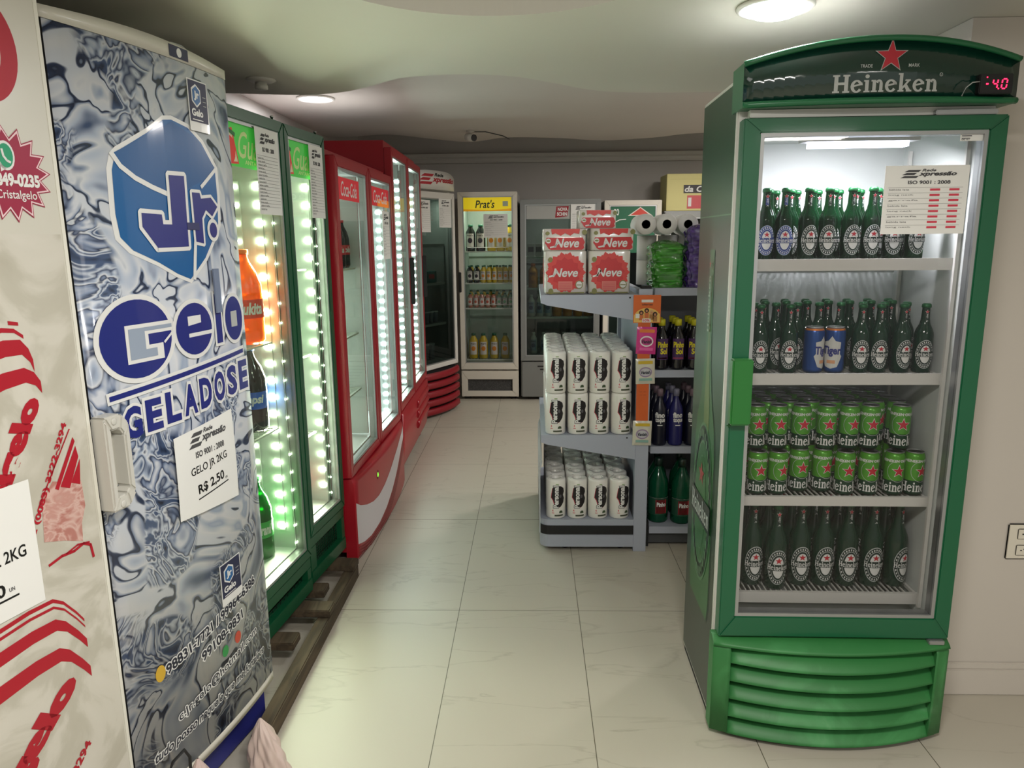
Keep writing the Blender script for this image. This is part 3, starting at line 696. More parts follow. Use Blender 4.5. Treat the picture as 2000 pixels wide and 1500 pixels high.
for i, X in enumerate(bx): P_DARK.put(HF.w(X - HX + .006, .178 if i != 1 else .150, .4325), R([6, 0, -3, 2, 0, 2, 26][i]), 'large green beer bottle, bottom shelf, front row, %s from left' % ORD[i], 'large beer bottles', (1.27, 1.27, 1.36))
for r_ in (1, 2, 3):
    for i in range(7): P_DARK.put(HF.w(.135 + .076 * i, .178 + .076 * r_, .4325), R(random.uniform(-60, 60)), 'large green beer bottle, bottom shelf, %s row, %s from left' % (ORD[r_], ORD[i]), 'large beer bottles', (1.27, 1.27, 1.36))
# ------------------------------------------------------------------ freezer with printed ice artwork (left)
def ice_mat():
    m = bpy.data.materials.new('ice_print'); m.use_nodes = True; n, l = nodes(m); b = n['Principled BSDF']
    tc = n.new('ShaderNodeTexCoord')
    def noise(sc, det, dist, off):
        mp = n.new('ShaderNodeMapping'); mp.inputs['Location'].default_value = off; l.new(tc.outputs['Object'], mp.inputs[0])
        q = n.new('ShaderNodeTexNoise'); q.inputs['Scale'].default_value = sc; q.inputs['Detail'].default_value = det; q.inputs['Distortion'].default_value = dist; l.new(mp.outputs[0], q.inputs['Vector']); return q.outputs['Fac']
    def ramp(f, st, const=False):
        cr = n.new('ShaderNodeValToRGB'); e = cr.color_ramp.elements; e[0].position, e[0].color = st[0][0], lin(st[0][1]); e[1].position, e[1].color = st[-1][0], lin(st[-1][1])
        for p_, c in st[1:-1]: q = e.new(p_); q.color = lin(c)
        l.new(f, cr.inputs[0]); return cr.outputs[0]
    big = noise(3.2, 2.0, 2.4, (0, 0, 0)); fine = noise(6.0, 2.4, 2.4, (3, 1, 2)); sel = noise(2.6, 1.5, 1.2, (7, 5, 1))
    c1 = ramp(big, [(.30, (60, 78, 112)), (.40, (172, 182, 200)), (.46, (204, 207, 212)), (.485, (120, 134, 160)), (.492, (28, 38, 62)), (.507, (40, 54, 84)), (.515, (196, 202, 212)), (.60, (208, 210, 214)), (.66, (150, 164, 186)), (.75, (196, 200, 208))])
    c2 = ramp(fine, [(.30, (24, 32, 54)), (.40, (70, 88, 122)), (.43, (190, 198, 210)), (.47, (46, 60, 92)), (.50, (160, 172, 192)), (.53, (206, 210, 216)), (.56, (38, 50, 80)), (.60, (128, 142, 168)), (.68, (200, 204, 212))])
    f = n.new('ShaderNodeMapRange'); f.inputs['From Min'].default_value = .50; f.inputs['From Max'].default_value = .54; l.new(sel, f.inputs['Value'])
    mx = n.new('ShaderNodeMix'); mx.data_type = 'RGBA'; l.new(f.outputs[0], mx.inputs['Factor']); l.new(c1, mx.inputs['A']); l.new(c2, mx.inputs['B'])
    l.new(mx.outputs['Result'], b.inputs['Base Color']); b.inputs['Roughness'].default_value = .22; b.inputs['Coat Weight'].default_value = .3; b.inputs['Coat Roughness'].default_value = .06
    return m
ICE = ice_mat()
JL, JR_ = (-.97, 1.526), (-.85, 2.118)
JW = math.hypot(JR_[0] - JL[0], JR_[1] - JL[1]); JA = math.atan2(JR_[1] - JL[1], JR_[0] - JL[0])
jf = Frame((JL[0], JL[1], 0), JA)
jz = empty('ice_freezer', jf.loc, JA, 'tall freezer covered in blue ice-cube artwork with a big blue cube logo, left side', 'freezer')
def jbow(x): return -.022 * (1 - (2 * x / JW - 1) ** 2)
def bowed(m, x0, x1, z0, z1, yb, mf=0, ms=0, n=16, zt=None):
    """door-like slab with a gently bowed front"""
    xs = [x0 + (x1 - x0) * i / n for i in range(n + 1)]; b = len(m.v)
    for x in xs:
        t_ = zt(x) if zt else z1
        m.v += [(x, jbow(x), z0), (x, jbow(x), t_), (x, yb, t_), (x, yb, z0)]
    for i in range(n):
        a = b + 4 * i
        m.face([a, a + 4, a + 5, a + 1], mf, True); m.face([a + 1, a + 5, a + 6, a + 2], ms); m.face([a + 3, a + 2, a + 6, a + 7], ms); m.face([a, a + 3, a + 7, a + 4], ms)
    m.face([b, b + 1, b + 2, b + 3], ms); a = b + 4 * n; m.face([a, a + 3, a + 2, a + 1], ms)
    return m
MB().box(.004, JW - .004, .062, .60, .14, 1.985).build('cabinet', WHITE, jz, bevel=.006)
MB().box(.01, JW - .01, .03, .58, .012, .139).build('base', mat('base_blue', (40, 44, 120), .4), jz, bevel=.004)
fr_ = MB(); bowed(fr_, .0, JW, .140, .166, .06); fr_.build('bottom_trim', CREAM, jz)
dr = bowed(MB(), 0, JW, .168, 1.978, .058, 0, 1).build('door', [ICE, BLACKM], jz)
tc_ = bowed(MB(), -.004, JW + .004, 1.979, 2.0, .30, 0, 0, 16, lambda x: 2.003 + .014 * math.sin(math.pi * max(0, min(1, x / JW)))).build('top_cap', CREAM, jz)
p = Print(lambda x, z, l: (x, jbow(x) - l, z), .03, .0005); p.poly([(.350, 1.984), (.425, 1.984), (.425, 2.012), (.350, 2.012)], mat('badge_navy', (38, 42, 72), .4), 2)
p.poly(ell(.388, 1.998, .010, .011, 16), TEXTW, 3); p.build('badge', tc_)
MB().tube([(.40, .02, 2.012), (.43, .03, 2.035), (.47, .03, 2.036), (.50, .02, 2.018)], .003, 6).build('cable_loop', GREYT, tc_)
p = Print(lambda x, z, l: (x, jbow(x) - l, z), .03, .0006)
S_ = [(.333, 1.843), (.40, 1.832), (.459, 1.800), (.519, 1.736), (.520, 1.66), (.512, 1.584), (.49, 1.555), (.43, 1.49), (.353, 1.435), (.30, 1.452), (.234, 1.483), (.15, 1.515), (.115, 1.546), (.108, 1.60), (.112, 1.70), (.125, 1.735), (.142, 1.749), (.243, 1.802), (.30, 1.838)]
cx_, cz_ = .318, 1.645
inn = [(cx_ + (x - cx_) * .93, cz_ + (z - cz_) * .95) for x, z in S_]
p.poly(S_, WOUT, 1); p.poly(inn, BLUE, 2)
BLUE2 = mat('logo_blue_light', (30, 104, 166), .3, coat=.5)
p.poly([(.135, 1.735), (.243, 1.788), (.333, 1.828), (.43, 1.80), (.503, 1.735), (.45, 1.70), (.36, 1.668), (.30, 1.660), (.23, 1.672), (.165, 1.70)], mat('logo_blue_top', (24, 84, 140), .3, coat=.5), 3)
p.polys(strip([(.128, 1.735), (.15, 1.708), (.19, 1.685), (.24, 1.668), (.29, 1.655)], .012), WOUT, 4); p.polys(strip([(.43, 1.68), (.46, 1.70), (.512, 1.735)], .010), WOUT, 4)
p.polys(strip([(.385, 1.55), (.375, 1.50), (.365, 1.445)], .012), WOUT, 4)
def outlined(pts, m, lay, w=.010):
    n = len(pts); p.polys(strip(pts + [pts[0]], 2 * w), WOUT, lay); p.poly(pts, m, lay + 1)
    for q in pts: p.poly(ell(q[0], q[1], w, w, 10), WOUT, lay)
outlined([(.300, 1.700), (.358, 1.702), (.352, 1.528), (.238, 1.526), (.195, 1.575), (.196, 1.607), (.262, 1.605), (.264, 1.582), (.296, 1.582)], NAVY, 5)
outlined([(.385, 1.664), (.418, 1.664), (.422, 1.650), (.468, 1.655), (.497, 1.632), (.468, 1.606), (.440, 1.622), (.420, 1.600), (.418, 1.535), (.385, 1.540)], NAVY, 5, .008)
p.poly(ell(.468, 1.570, .028, .030, 24), WOUT, 5); p.poly(ell(.468, 1.570, .018, .020, 20), NAVY, 6)
# GELO lettering with white outline
def fat(t, q, b0, b1, lay, shear=0):
    """white-edged bold lettering fitted to the box q = x0,x1,z0,z1"""
    x0, x1, z0, z1 = q; g = .009
    p.text(t, x0, x1, z0, z1, WOUT, lay, b1, shear, b0); p.text(t, x0, x1, z0, z1, NAVY, lay + 1, b0, shear)
p.poly(ell(.146, 1.318, .122, .104, 36), WOUT, 5); p.poly(ell(.146, 1.318, .108, .092, 36), NAVY, 6)
p.polys([[(.108, 1.262), (.222, 1.262), (.222, 1.300), (.176, 1.300), (.176, 1.326), (.262, 1.326), (.262, 1.352), (.108, 1.352)]], WOUT, 7)
p.polys([[(.117, 1.271), (.200, 1.271), (.200, 1.291), (.165, 1.291), (.165, 1.334), (.255, 1.334), (.255, 1.343), (.117, 1.343)]], mat('print_ice_grey', (150, 162, 180), .3), 8)
p.polys(strip([(.262, 1.345), (.262, 1.325), (.226, 1.300)], .006), WOUT, 8)
p.poly(ell(.345, 1.318, .086, .078, 30), WOUT, 5); p.poly(ell(.345, 1.318, .074, .067, 30), NAVY, 6)
p.poly([(.318, 1.352), (.372, 1.352), (.372, 1.332), (.318, 1.328)], WOUT, 7); p.rect(.318, .425, 1.298, 1.308, WOUT, 7)
p.rect(.432, .476, 1.258, 1.408, WOUT, 5); p.rect(.440, .468, 1.266, 1.400, NAVY, 6)
p.poly(ell(.536, 1.325, .058, .072, 28), WOUT, 5); p.poly(ell(.536, 1.325, .048, .062, 28), NAVY, 6); p.rect(.518, .552, 1.302, 1.346, GREYT, 7)
p.polys(strip([(.045, 1.193), (.575, 1.228)], .028), WOUT, 5); p.polys(strip([(.049, 1.193), (.572, 1.227)], .012), NAVY, 6)
for i, ch in enumerate('GELADOSE'):
    u = .078 + i * .0655; a_, b_ = u, u + .052; z0_ = 1.088 + .03 * i / 7 * .9; z1_ = 1.165 + .035 * i / 7
    p.text(ch, a_, b_, z0_, z1_, WOUT, 5, .12, 0, .045); p.text(ch, a_, b_, z0_, z1_, NAVY, 6, .045)
# contact lines near the foot of the door
DN = mat('print_navy_dark', (24, 28, 48), .35)
p.line('98831-7721 / 99964-6386', (.121, .460), (.528, .514), .030, WOUT, 4, .11, 0, .03); p.line('98831-7721 / 99964-6386', (.121, .460), (.528, .514), .030, DN, 5, .03)
p.line('99108-9831', (.248, .419), (.446, .445), .030, WOUT, 4, .11, 0, .03); p.line('99108-9831', (.248, .419), (.446, .445), .030, DN, 5, .03)
p.line('c.jr.gelo@hotmail.com', (.145, .305), (.515, .350), .034, WOUT, 4, .09, 0, .008); p.line('c.jr.gelo@hotmail.com', (.145, .305), (.515, .350), .034, DN, 5, .008)
p.line('tudo posso naquele que me fortalece', (.055, .246), (.550, .262), .034, WOUT, 4, .10, .3, .02); p.line('tudo posso naquele que me fortalece', (.055, .246), (.550, .262), .034, DN, 5, .02, .3)
p.poly(ell(.100, .478, .016, .022, 16), mat('print_yellow', (205, 165, 50), .4), 5); p.poly(ell(.345, .395, .015, .017, 16), mat('print_green', (40, 140, 70), .4), 5); p.poly(ell(.41, .402, .016, .018, 16), mat('print_orange_red', (190, 70, 50), .4), 5)
p.build('printed_design', dr)
for (x0_, x1_, z0_, z1_) in ((.406, .486, 1.822, 1.942), (.352, .447, .530, .648)):          # the two small dark stickers
    p = Print(lambda x, z, l: (x, jbow(x) - l, z), .03, .0006)
    p.rect(x0_ - .004, x1_ + .004, z0_ - .003, z1_ + .003, WOUT, 9); p.rect(x0_, x1_, z0_ + .02, z1_, mat('badge_navy', (38, 42, 72), .4), 10)
    w_ = x1_ - x0_; h_ = z1_ - z0_; c_x = x0_ + .38 * w_
    p.poly([(c_x + a * w_, z1_ - h_ * b) for a, b in ((0, .06), (.25, .16), (.25, .42), (0, .54), (-.25, .42), (-.25, .16))], WOUT, 11); p.poly([(c_x + a * w_, z1_ - h_ * b) for a, b in ((0, .10), (.2, .19), (.2, .4), (0, .5), (-.2, .4), (-.2, .19))], BLUE, 12)
    p.text('Jr', c_x - .14 * w_, c_x + .14 * w_, z1_ - h_ * .4, z1_ - h_ * .2, WOUT, 13, .05)
    p.text('Gelo', x0_ + .08 * w_, x0_ + .7 * w_, z0_ + h_ * .28, z0_ + h_ * .44, WOUT, 11, .04); p.rect(x0_ + .1 * w_, x0_ + .68 * w_, z0_ + h_ * .2, z0_ + h_ * .22, WOUT, 11)
    for k_ in range(3): p.rect(x1_ - .26 * w_, x1_ - .08 * w_, z1_ - h_ * (.3 + .09 * k_), z1_ - h_ * (.285 + .09 * k_), GREYT, 11)
    p.build('sticker', dr)
# paper price notice taped to the door, and tape remains
pp = Print(lambda x, z, l: (x, jbow(x) - .008 - l - .006 * math.sin(7 * z + 3 * x), z), .02, .0006)
q4 = [(.211, .838), (.463, .822), (.465, 1.078), (.209, 1.058)]
pp.quadmap(norm_geo(poly_geo([[(a / 6, b / 8), ((a + 1) / 6, b / 8), ((a + 1) / 6, (b + 1) / 8), (a / 6, (b + 1) / 8)] for a in range(6) for b in range(8)])), q4, PAPER, 1)
logo_expressao(pp, .265, .425, .985, 1.058, INK, 2); pp.line('GELO JR 2KG', (.262, .935), (.418, .944), .028, BLACK, 2, .01); pp.line('R$ 2,50', (.285, .882), (.398, .892), .030, BLACK, 2, .025); pp.line('UN', (.402, .892), (.412, .893), .007, INK, 2)
pp.polys(strip([(.283, .873), (.415, .885)], .0035), BLACK, 2); o = pp.build('price_notice', dr); o['label'] = 'white paper ice price notice'
hd_ = empty('handle_tmp')
bpy.data.objects.remove(hd_)
h_ = MB(); h_.prism([(-.016, 1.168), (.030, 1.168), (.052, 1.145), (.052, .975), (.030, .952), (-.016, .952)], -.030, -.0225, 'y')
hnd = MB()
o_pts = [(-.020, .952), (.030, .952), (.052, .978), (.052, 1.142), (.030, 1.168), (-.020, 1.168)]; i_pts = [(-.002, .985), (.022, .985), (.034, .998), (.034, 1.118), (.022, 1.135), (-.002, 1.135)]
for k in range(6):
    j = (k + 1) % 6; hnd.prism([o_pts[k], o_pts[j], i_pts[j], i_pts[k]], -.052, -.012, 'y')
hn = hnd.build('handle', mat('handle_white', (200, 198, 190), .35, coat=.3), dr, bevel=.004)
MB().prism(i_pts, -.018, -.013, 'y').build('handle_recess', mat('recess_white', (180, 178, 168), .5), hn)
for z_ in (.965, 1.155):
    sc_ = MB().lathe([(.008, 0), (.008, .001), (.006, .002), (.0005, .002)], 14)
    sc_.v = [(.006 + a, -.0522 - c, z_ + b) for a, b, c in sc_.v]; sc_.build('screw_cover', mat('handle_white', (200, 198, 190)), hn)
tp = MB(); tp.box(.438, .461, -.030, -.0255, 1.350, 1.468); tp.v = [(x, y + (.0 if z < 1.4 else .001), z) for x, y, z in tp.v]; tp.build('paper_tab', mat('tab_blue_grey', (110, 122, 146), .6), dr)
tp = MB(); tp.box(.352, .400, -.026, -.0245, 1.570, 1.588); tp.build('tape', mat('tape_navy', (52, 54, 96), .5), dr)

# white chest-style upright freezer with red lettering, at the left edge
CA = R(76); cdx, cdy = math.cos(CA), math.sin(CA)
CO = (-.957 - .6 * cdx, 1.497 - .6 * cdy); cf = Frame((CO[0], CO[1], 0), CA)
cz = empty('ice_freezer', cf.loc, CA, 'white freezer with red lettering and stripes at the left edge', 'freezer')
MB().box(.004, .592, .052, .60, .02, 2.03).build('cabinet', CREAM, cz, bevel=.006)
cd = MB().box(0, .600, 0, .05, .12, 2.02).build('door', CREAM, cz, bevel=.004)
MB().box(.592, .6005, -.001, -.0002, .13, 2.01).build('edge_line', mat('seal_cream', (222, 220, 208), .5), cd)
FILM = ramp_mat('bag_print', [(.0, (168, 162, 146)), (.45, (186, 182, 168)), (.55, (202, 198, 186)), (1, (212, 208, 198))], 4, 3, 6, .4, 0)
p = Print(plane_y(-.0002), None, .0006)
p.rect(.02, .588, .15, 1.557, FILM, 1)
CR = mat('print_crimson', (168, 22, 40), .45); CM = mat('print_magenta', (150, 24, 58), .45); PINK = mat('print_pink', (235, 205, 208), .5)
p.poly(ell(.470, 1.888, .072, .096, 40), CR, 2); p.poly(ell(.463, 1.888, .044, .066, 36), CREAM, 3)
def burst(cx, cz, r1, r2, n=16, rx=1): return [(cx + rx * (r1 if i % 2 == 0 else r2) * math.cos(R(180 / n * i + 4)), cz + (r1 if i % 2 == 0 else r2) * math.sin(R(180 / n * i + 4))) for i in range(2 * n)]
p.poly(burst(.492, 1.668, .090, .067), CM, 2); p.poly(burst(.492, 1.668, .086, .064), PINK, 3); p.poly(burst(.492, 1.668, .080, .060), CM, 4)
p.poly(ell(.487, 1.701, .019, .027, 20), TEXTW, 5); p.poly([(.474, 1.686), (.474, 1.671), (.487, 1.678)], TEXTW, 5); p.poly(ell(.487, 1.701, .015, .022, 20), mat('phone_green', (38, 150, 108), .5), 6)
p.polys(strip([(.480, 1.712), (.482, 1.700), (.488, 1.692), (.495, 1.689)], .0045), TEXTW, 7)
p.text('98849-0235', .438, .553, 1.645, 1.670, TEXTW, 5, .05); p.text('@Cristalgelo', .438, .543, 1.618, 1.640, TEXTW, 5, .01)
def sweep_band(pts, w, m, lay, taper=True):
    n = len(pts); out = []
    for i in range(n - 1):
        a, b = pts[i], pts[i + 1]; wa = w if not taper else w * (1 - .35 * i / n); wb = w if not taper else w * (1 - .35 * (i + 1) / n)
        out.append([(a[0], a[1] - wa / 2), (b[0], b[1] - wb / 2), (b[0], b[1] + wb / 2), (a[0], a[1] + wa / 2)])
    p.polys(out, m, lay)
sweep_band([(.38, 1.372), (.43, 1.380), (.455, 1.376), (.473, 1.362)], .010, CR, 2); sweep_band([(.445, 1.392), (.466, 1.388)], .008, CR, 2)
sweep_band([(.38, 1.335), (.43, 1.345), (.465, 1.343), (.480, 1.325), (.487, 1.303)], .034, CR, 2)
sweep_band([(.36, 1.268), (.42, 1.284), (.465, 1.288), (.485, 1.277), (.497, 1.258)], .034, CR, 2)
p.line('Cristalgelo', (.30, .88), (.503, 1.225), .058, CR, 3, .07, -.15)
p.line('FONE: (0083) 3222-3294', (.412, .905), (.546, 1.170), .017, CR, 3, .04)
p.line('____________', (.455, 1.02), (.548, 1.158), .003, CR, 3, .05)
p.polys([[(.495, 1.045), (.503, 1.04), (.556, 1.13), (.552, 1.14)], [(.508, 1.045), (.530, 1.035), (.560, 1.095), (.556, 1.12)], [(.535, 1.045), (.556, 1.035), (.563, 1.09)]], CR, 3)
ICEP = ramp_mat('pink_ice_print', [(.0, (150, 92, 84)), (.42, (178, 122, 112)), (.52, (205, 172, 162)), (.6, (188, 140, 130)), (1, (198, 185, 172))], 14, 2, 3, .4)
p.poly([(.455, .945), (.462, 1.03), (.492, 1.062), (.520, 1.052), (.545, 1.060), (.560, 1.04), (.562, .985), (.548, .95), (.545, .91), (.50, .93)], ICEP, 2)
p.polys(strip([(.458, .893), (.49, .900), (.52, .898), (.545, .905), (.562, .895), (.566, .865)], .006), CR, 3); p.polys(strip([(.50, .900), (.53, .908), (.56, .902)], .004), CR, 3)
for z0_, w_ in ((.812, .010), (.797, .007), (.758, .030), (.690, .036)):
    sweep_band([(.20, z0_ - .012), (.33, z0_), (.40, z0_ + .006), (.455, z0_ + .004), (.478, z0_ - .012), (.505, z0_ - .048), (.522, z0_ - .075)], w_, CR, 2)
p.line('gelo', (.325, .455), (.500, .600), .070, CR, 3, .08, -.1); p.line('3222-3294', (.40, .36), (.500, .455), .020, CR, 3, .04)
p.build('printed_design', cd)
p = Print(plane_y(-.0035), None, .0006); p.mb.box(.15, .438, -.0035, -.003, .828, 1.085, p.mi(PAPER))
p.text('GELO CRISTAL 2KG', .19, .412, .937, .962, BLACK, 1, .015); p.text('R$ 2,50', .24, .359, .872, .902, BLACK, 1, .03); p.text('UN', .366, .378, .880, .888, INK, 1); p.rect(.24, .385, .866, .870, BLACK, 1)
o = p.build('price_notice', cd)
bw = MB(); bw.box(.10, .56, .02, .55, 0, .0195); bw.build('foot_rail', BLACKM, cz)

# ------------------------------------------------------------------ two tall green coolers on a wooden pallet
def tall_door_cooler(name, A, B, xl, z0, H, zd0, zd1, body_w, body_d, label, led, mirror=.0, lit=6.0, fruit=True, sheet=(.177, .352), hdr=(1.781, 1.920)):
    an = math.atan2(B[1] - A[1], B[0] - A[0]); W = math.hypot(B[0] - A[0], B[1] - A[1]); f = Frame((A[0], A[1], 0), an)
    t = empty(name, f.loc, an, label, 'refrigerator', 'dark green door coolers')
    cabinet(t, body_w, body_d, H, .047, zd0 + .05, zd1 - .03, GREENC, LINER, z0=z0, x0=xl)
    d = door(t, xl, W, zd0, zd1, .036, GREENC, GLASSG, 0, .045, fb=.040, ft=.042)
    # printed header film on the glass
    p = Print(plane_y(.0118), None, .0005); xa = xl + .047; xb = W - .047
    p.rect(xa, xb, hdr[0], hdr[1], SIGNG, 1)
    FR = mat('fruit_red', (205, 45, 35), .5, emit=(205, 45, 35), es=.15); c0 = .050 if fruit is True else fruit
    p.poly([(c0 - .062, hdr[0] + .004), (c0 + .028, hdr[0] + .010), (c0 - .004, hdr[0] + .122), (c0 - .05, hdr[0] + .11)], FR, 2)
    p.poly([(c0 - .055, hdr[0] + .012), (c0 + .02, hdr[0] + .016), (c0 - .01, hdr[0] + .108), (c0 - .05, hdr[0] + .10)], mat('cream_leaf', (225, 220, 180), .5), 3)
    p.poly(ell(c0 - .022, hdr[0] + .052, .030, .042, 24), FR, 4); p.polys(strip([(c0 - .06, hdr[0] + .10), (c0 - .03, hdr[0] + .112), (c0 + .01, hdr[0] + .100)], .014), mat('leaf_green', (24, 110, 50), .5), 4)
    p.text('Guaraná', c0 + .030, c0 + .34, hdr[0] + .030, hdr[0] + .118, mat('sign_lime', (205, 230, 150), .5, emit=(205, 230, 150), es=.3), 2, .01, .35) if c0 + .34 < xb else p.text('Guara', c0 + .030, c0 + .24, hdr[0] + .030, hdr[0] + .118, mat('sign_lime', (205, 230, 150), .5), 2, .01, .35)
    p.text('ANTARCTICA', c0 + .07, min(c0 + .25, xb - .01), hdr[0] + .012, hdr[0] + .026, mat('sign_lime', (205, 230, 150)), 2, .02)
    p.build('header_sign', d)
    price_sheet(d, sheet[0], sheet[1], 1.632, 1.925, -.001, rows=16, red=False)
    bt = MB().lathe([(.0045, 0), (.0045, .010), (.007, .011), (.007, .016), (.0005, .018)], 10); bt.v = [(W - .045 + a, .02 + b, zd1 + c) for a, b, c in bt.v]; bt.build('hinge_pin', CHROME, d)
    # machine base with mesh opening
    b = MB(); b.box(xl, W, .008, .046, z0 + .165 if z0 + .165 < zd0 - .05 else zd0 - .05, zd0 - .006); b.box(xl, W, .004, .046, z0, z0 + .055); b.box(xl, xl + .06, .008, .046, z0 + .055, zd0 - .05); b.box(W - .035, W, .008, .046, z0 + .055, zd0 - .05)
    bo = b.build('base_panel', GREENC, t, bevel=.002)
    g = MB(); nx = 14
    for i in range(nx):
        x = xl + .065 + (W - xl - .105) * i / (nx - 1); g.tube([(x, .035, z0 + .05), (x + .008, .035, z0 + .17)], .0012, 4)
    for k in range(9): z = z0 + .055 + .0125 * k; g.tube([(xl + .06, .0345, z), (W - .035, .0345, z)], .0012, 4)
    g.build('wire_mesh', mat('mesh_dark', (46, 56, 46), .5, .5), bo)
    return t, f, W, d
g1, g1f, g1W, g1d = tall_door_cooler('tall_cooler', (-.966, 2.399), (-.922, 2.806), -.12, .10, 1.985, .253, 1.97, .53, .52, 'dark green glass-door cooler beside the ice-print freezer, nearer of the green pair', LEDM)
g2, g2f, g2W, g2d = tall_door_cooler('tall_cooler', (-.935, 2.850), (-.889, 3.233), .0, .10, 1.99, .310, 1.975, .35, .48, 'dark green glass-door cooler next to the red ones, farther of the green pair', LEDM, fruit=.062, sheet=(.215, .352), hdr=(1.787, 1.930))
def strip_lights(t, f, xs, y, z0, z1, n, m, power, col, W, axis='-x'):
    led_strip(t, [(xs, z0 + (z1 - z0) * i / (n - 1)) for i in range(n)], m, LINER, y, axis=axis)
    area('interior_light', f.w(xs - .03, y, (z0 + z1) / 2), (R(90), 0, f.rz + R(90 + 0)), .03, z1 - z0, power, col)
strip_lights(g1, g1f, .366, .100, .40, 1.74, 21, LEDM, 15, (1, 1, .80), g1W)
led_strip(g1, [(.366, .40 + 1.34 * i / 20) for i in range(21)], LEDM, LINER, .185, 'led_strip', '-x', .0045)  # added small LEDs imitating the main strip's dim reflection
strip_lights(g2, g2f, .306, .066, .44, 1.76, 19, LEDM, 13, (.97, 1, .86), g2W)
led_strip(g1d, [(.360, .33 + .075 * i) for i in range(18)], LEDM, LINER, .045, 'door_reflection_leds', 'y', .0028)  # glowing dots added as the strip's reflection in the door's glass edge
led_strip(g2d, [(.342, .39 + .075 * i) for i in range(17)], LEDM, LINER, .045, 'door_reflection_leds', 'y', .0028)  # same added reflection column on the farther green door
WIRE = mat('shelf_wire', (190, 198, 186), .4)
for z_ in (1.16, .82): shelf(g1, -.07, .34, .07, .47, z_, .006, WIRE, .03, 0)
for z_ in (1.42, 1.05, .70): shelf(g2, .05, .295, .07, .43, z_, .006, WIRE, .03, 0)
# pallet
WOOD = ramp_mat('old_wood', [(.0, (40, 32, 24)), (.4, (62, 50, 36)), (.6, (84, 70, 52)), (1, (104, 90, 70))], 5, 1.2, 6, .8, 0, (6, .6, 6))
pl = empty('wooden_pallet', (-.9, 2.6, 0), 0, 'worn dark wooden pallet under the two green coolers on the left', 'pallet')
for x0_, x1_, y0_, y1_ in ((.035, .085, -.66, .535),): MB().box(x0_, x1_, y0_, y1_, .0, .062).build('runner', WOOD, pl, bevel=.004)
MB().box(-.30, -.24, -.30, .535, .0, .062).build('runner', WOOD, pl, bevel=.004); MB().box(-.62, -.56, -.30, .535, .0, .062).build('runner', WOOD, pl, bevel=.004)
for y_ in (-.20, .04, .20, .45): MB().box(-.64, .088 if y_ in (.04, .45) else .02, y_, y_ + .085, .0625, .0935).build('board', WOOD, pl, bevel=.004)
# drinks in the green coolers
def soda_bottle(name, liquid, cap, lab, word=None, r=.048, h=.32, wordm=None, cat='bottle'):
    t = empty(name, cat=cat)
    MB().lathe([(r * .7, .002), (r * .8, 0), (r, .014), (r, h * .28), (r * .94, h * .34), (r * .94, h * .42), (r, h * .48), (r * .98, h * .62), (r * .72, h * .76), (r * .36, h * .87), (r * .27, h * .92), (r * .27, h * .955)], 20).build('bottle_body', liquid, t)
    MB().lathe([(r * .33, h * .945), (r * .33, h * .995), (r * .28, h), (.0005, h)], 16).build('cap', cap, t)
    p = Print(cyl_surf(r * 1.0), .012, .0008); p.rect(-r * 3.1, r * 3.1, h * .28, h * .48, lab, 1)
    if word: p.text(word, -r * .8, r * .8, h * .32, h * .45, wordm or TEXTW, 2, .04, .2)
    p.build('label', t); return t
ORANGE = tintmat('orange_liquid', (245, 130, 10), (255, 150, 30), .25, .2); COLA = tintmat('cola_liquid', (22, 12, 10), (60, 30, 15), .2); GUAR = tintmat('green_pet', (20, 110, 40), (60, 190, 80), .4)
MATS['orange_liquid'].node_tree.nodes['Principled BSDF'].inputs['Roughness'].default_value = .3
P_OR = Proto(soda_bottle('soft_drink_bottle', ORANGE, mat('cap_orange', (235, 120, 30), .4), mat('label_orange_red', (222, 70, 40), .5), 'Sukita', .058, .35))
P_CO = Proto(soda_bottle('soft_drink_bottle', COLA, mat('cap_blue', (30, 70, 160), .4), mat('label_pepsi_blue', (40, 90, 190), .5), 'Pepsi', .052, .33))
P_GU = Proto(soda_bottle('soft_drink_bottle', GUAR, mat('cap_green2', (30, 130, 60), .4), mat('label_green', (50, 160, 70), .5), 'Guaraná', .052, .33))
P_RD = Proto(soda_bottle('soft_drink_bottle', COLA, mat('cap_red', (200, 30, 40), .4), mat('label_red', (205, 28, 40), .5), 'Cola', .036, .24))
P_OR.put(g1f.w(.287, .134, 1.161), R(35), 'orange soft drink bottle with red label in the nearer green cooler', 'bottles in the green coolers')
P_OR.put(g1f.w(.16, .25, 1.161), R(20), 'orange soft drink bottle behind another one in the nearer green cooler', 'bottles in the green coolers')
for i, (x_, y_) in enumerate(((.175, .15), (.290, .14), (.175, .28), (.290, .29))): P_CO.put(g1f.w(x_, y_, .8205), R(-20 + 40 * i), 'dark cola bottle on lower shelf of nearer green cooler, %s in %s row' % (('left', 'right')[i % 2], ('front', 'rear')[i // 2]), 'bottles in the green coolers')
for i, (x_, y_) in enumerate(((.16, .15), (.275, .15), (.22, .30))): P_GU.put(g1f.w(x_, y_, .3035), R(30 * i), 'green soft drink bottle on floor of nearer green cooler, %s of three' % ORD[i], 'bottles in the green coolers')
for i, (x_, y_) in enumerate(((.11, .20), (.11, .34))): P_GU.put(g2f.w(x_, y_, 1.0505), R(50 * i), 'green soft drink bottle on middle shelf of farther green cooler, %s one' % ('front', 'rear')[i], 'bottles in the green coolers')
P_RD.put(g2f.w(.20, .17, .3605), 0, 'dark cola bottle with red label on floor of farther green cooler, front one', 'bottles in the green coolers', (1.3, 1.3, 1.3)); P_RD.put(g2f.w(.20, .30, .3605), 0, 'dark cola bottle with red label on floor of farther green cooler, rear one', 'bottles in the green coolers', (1.3, 1.3, 1.3))

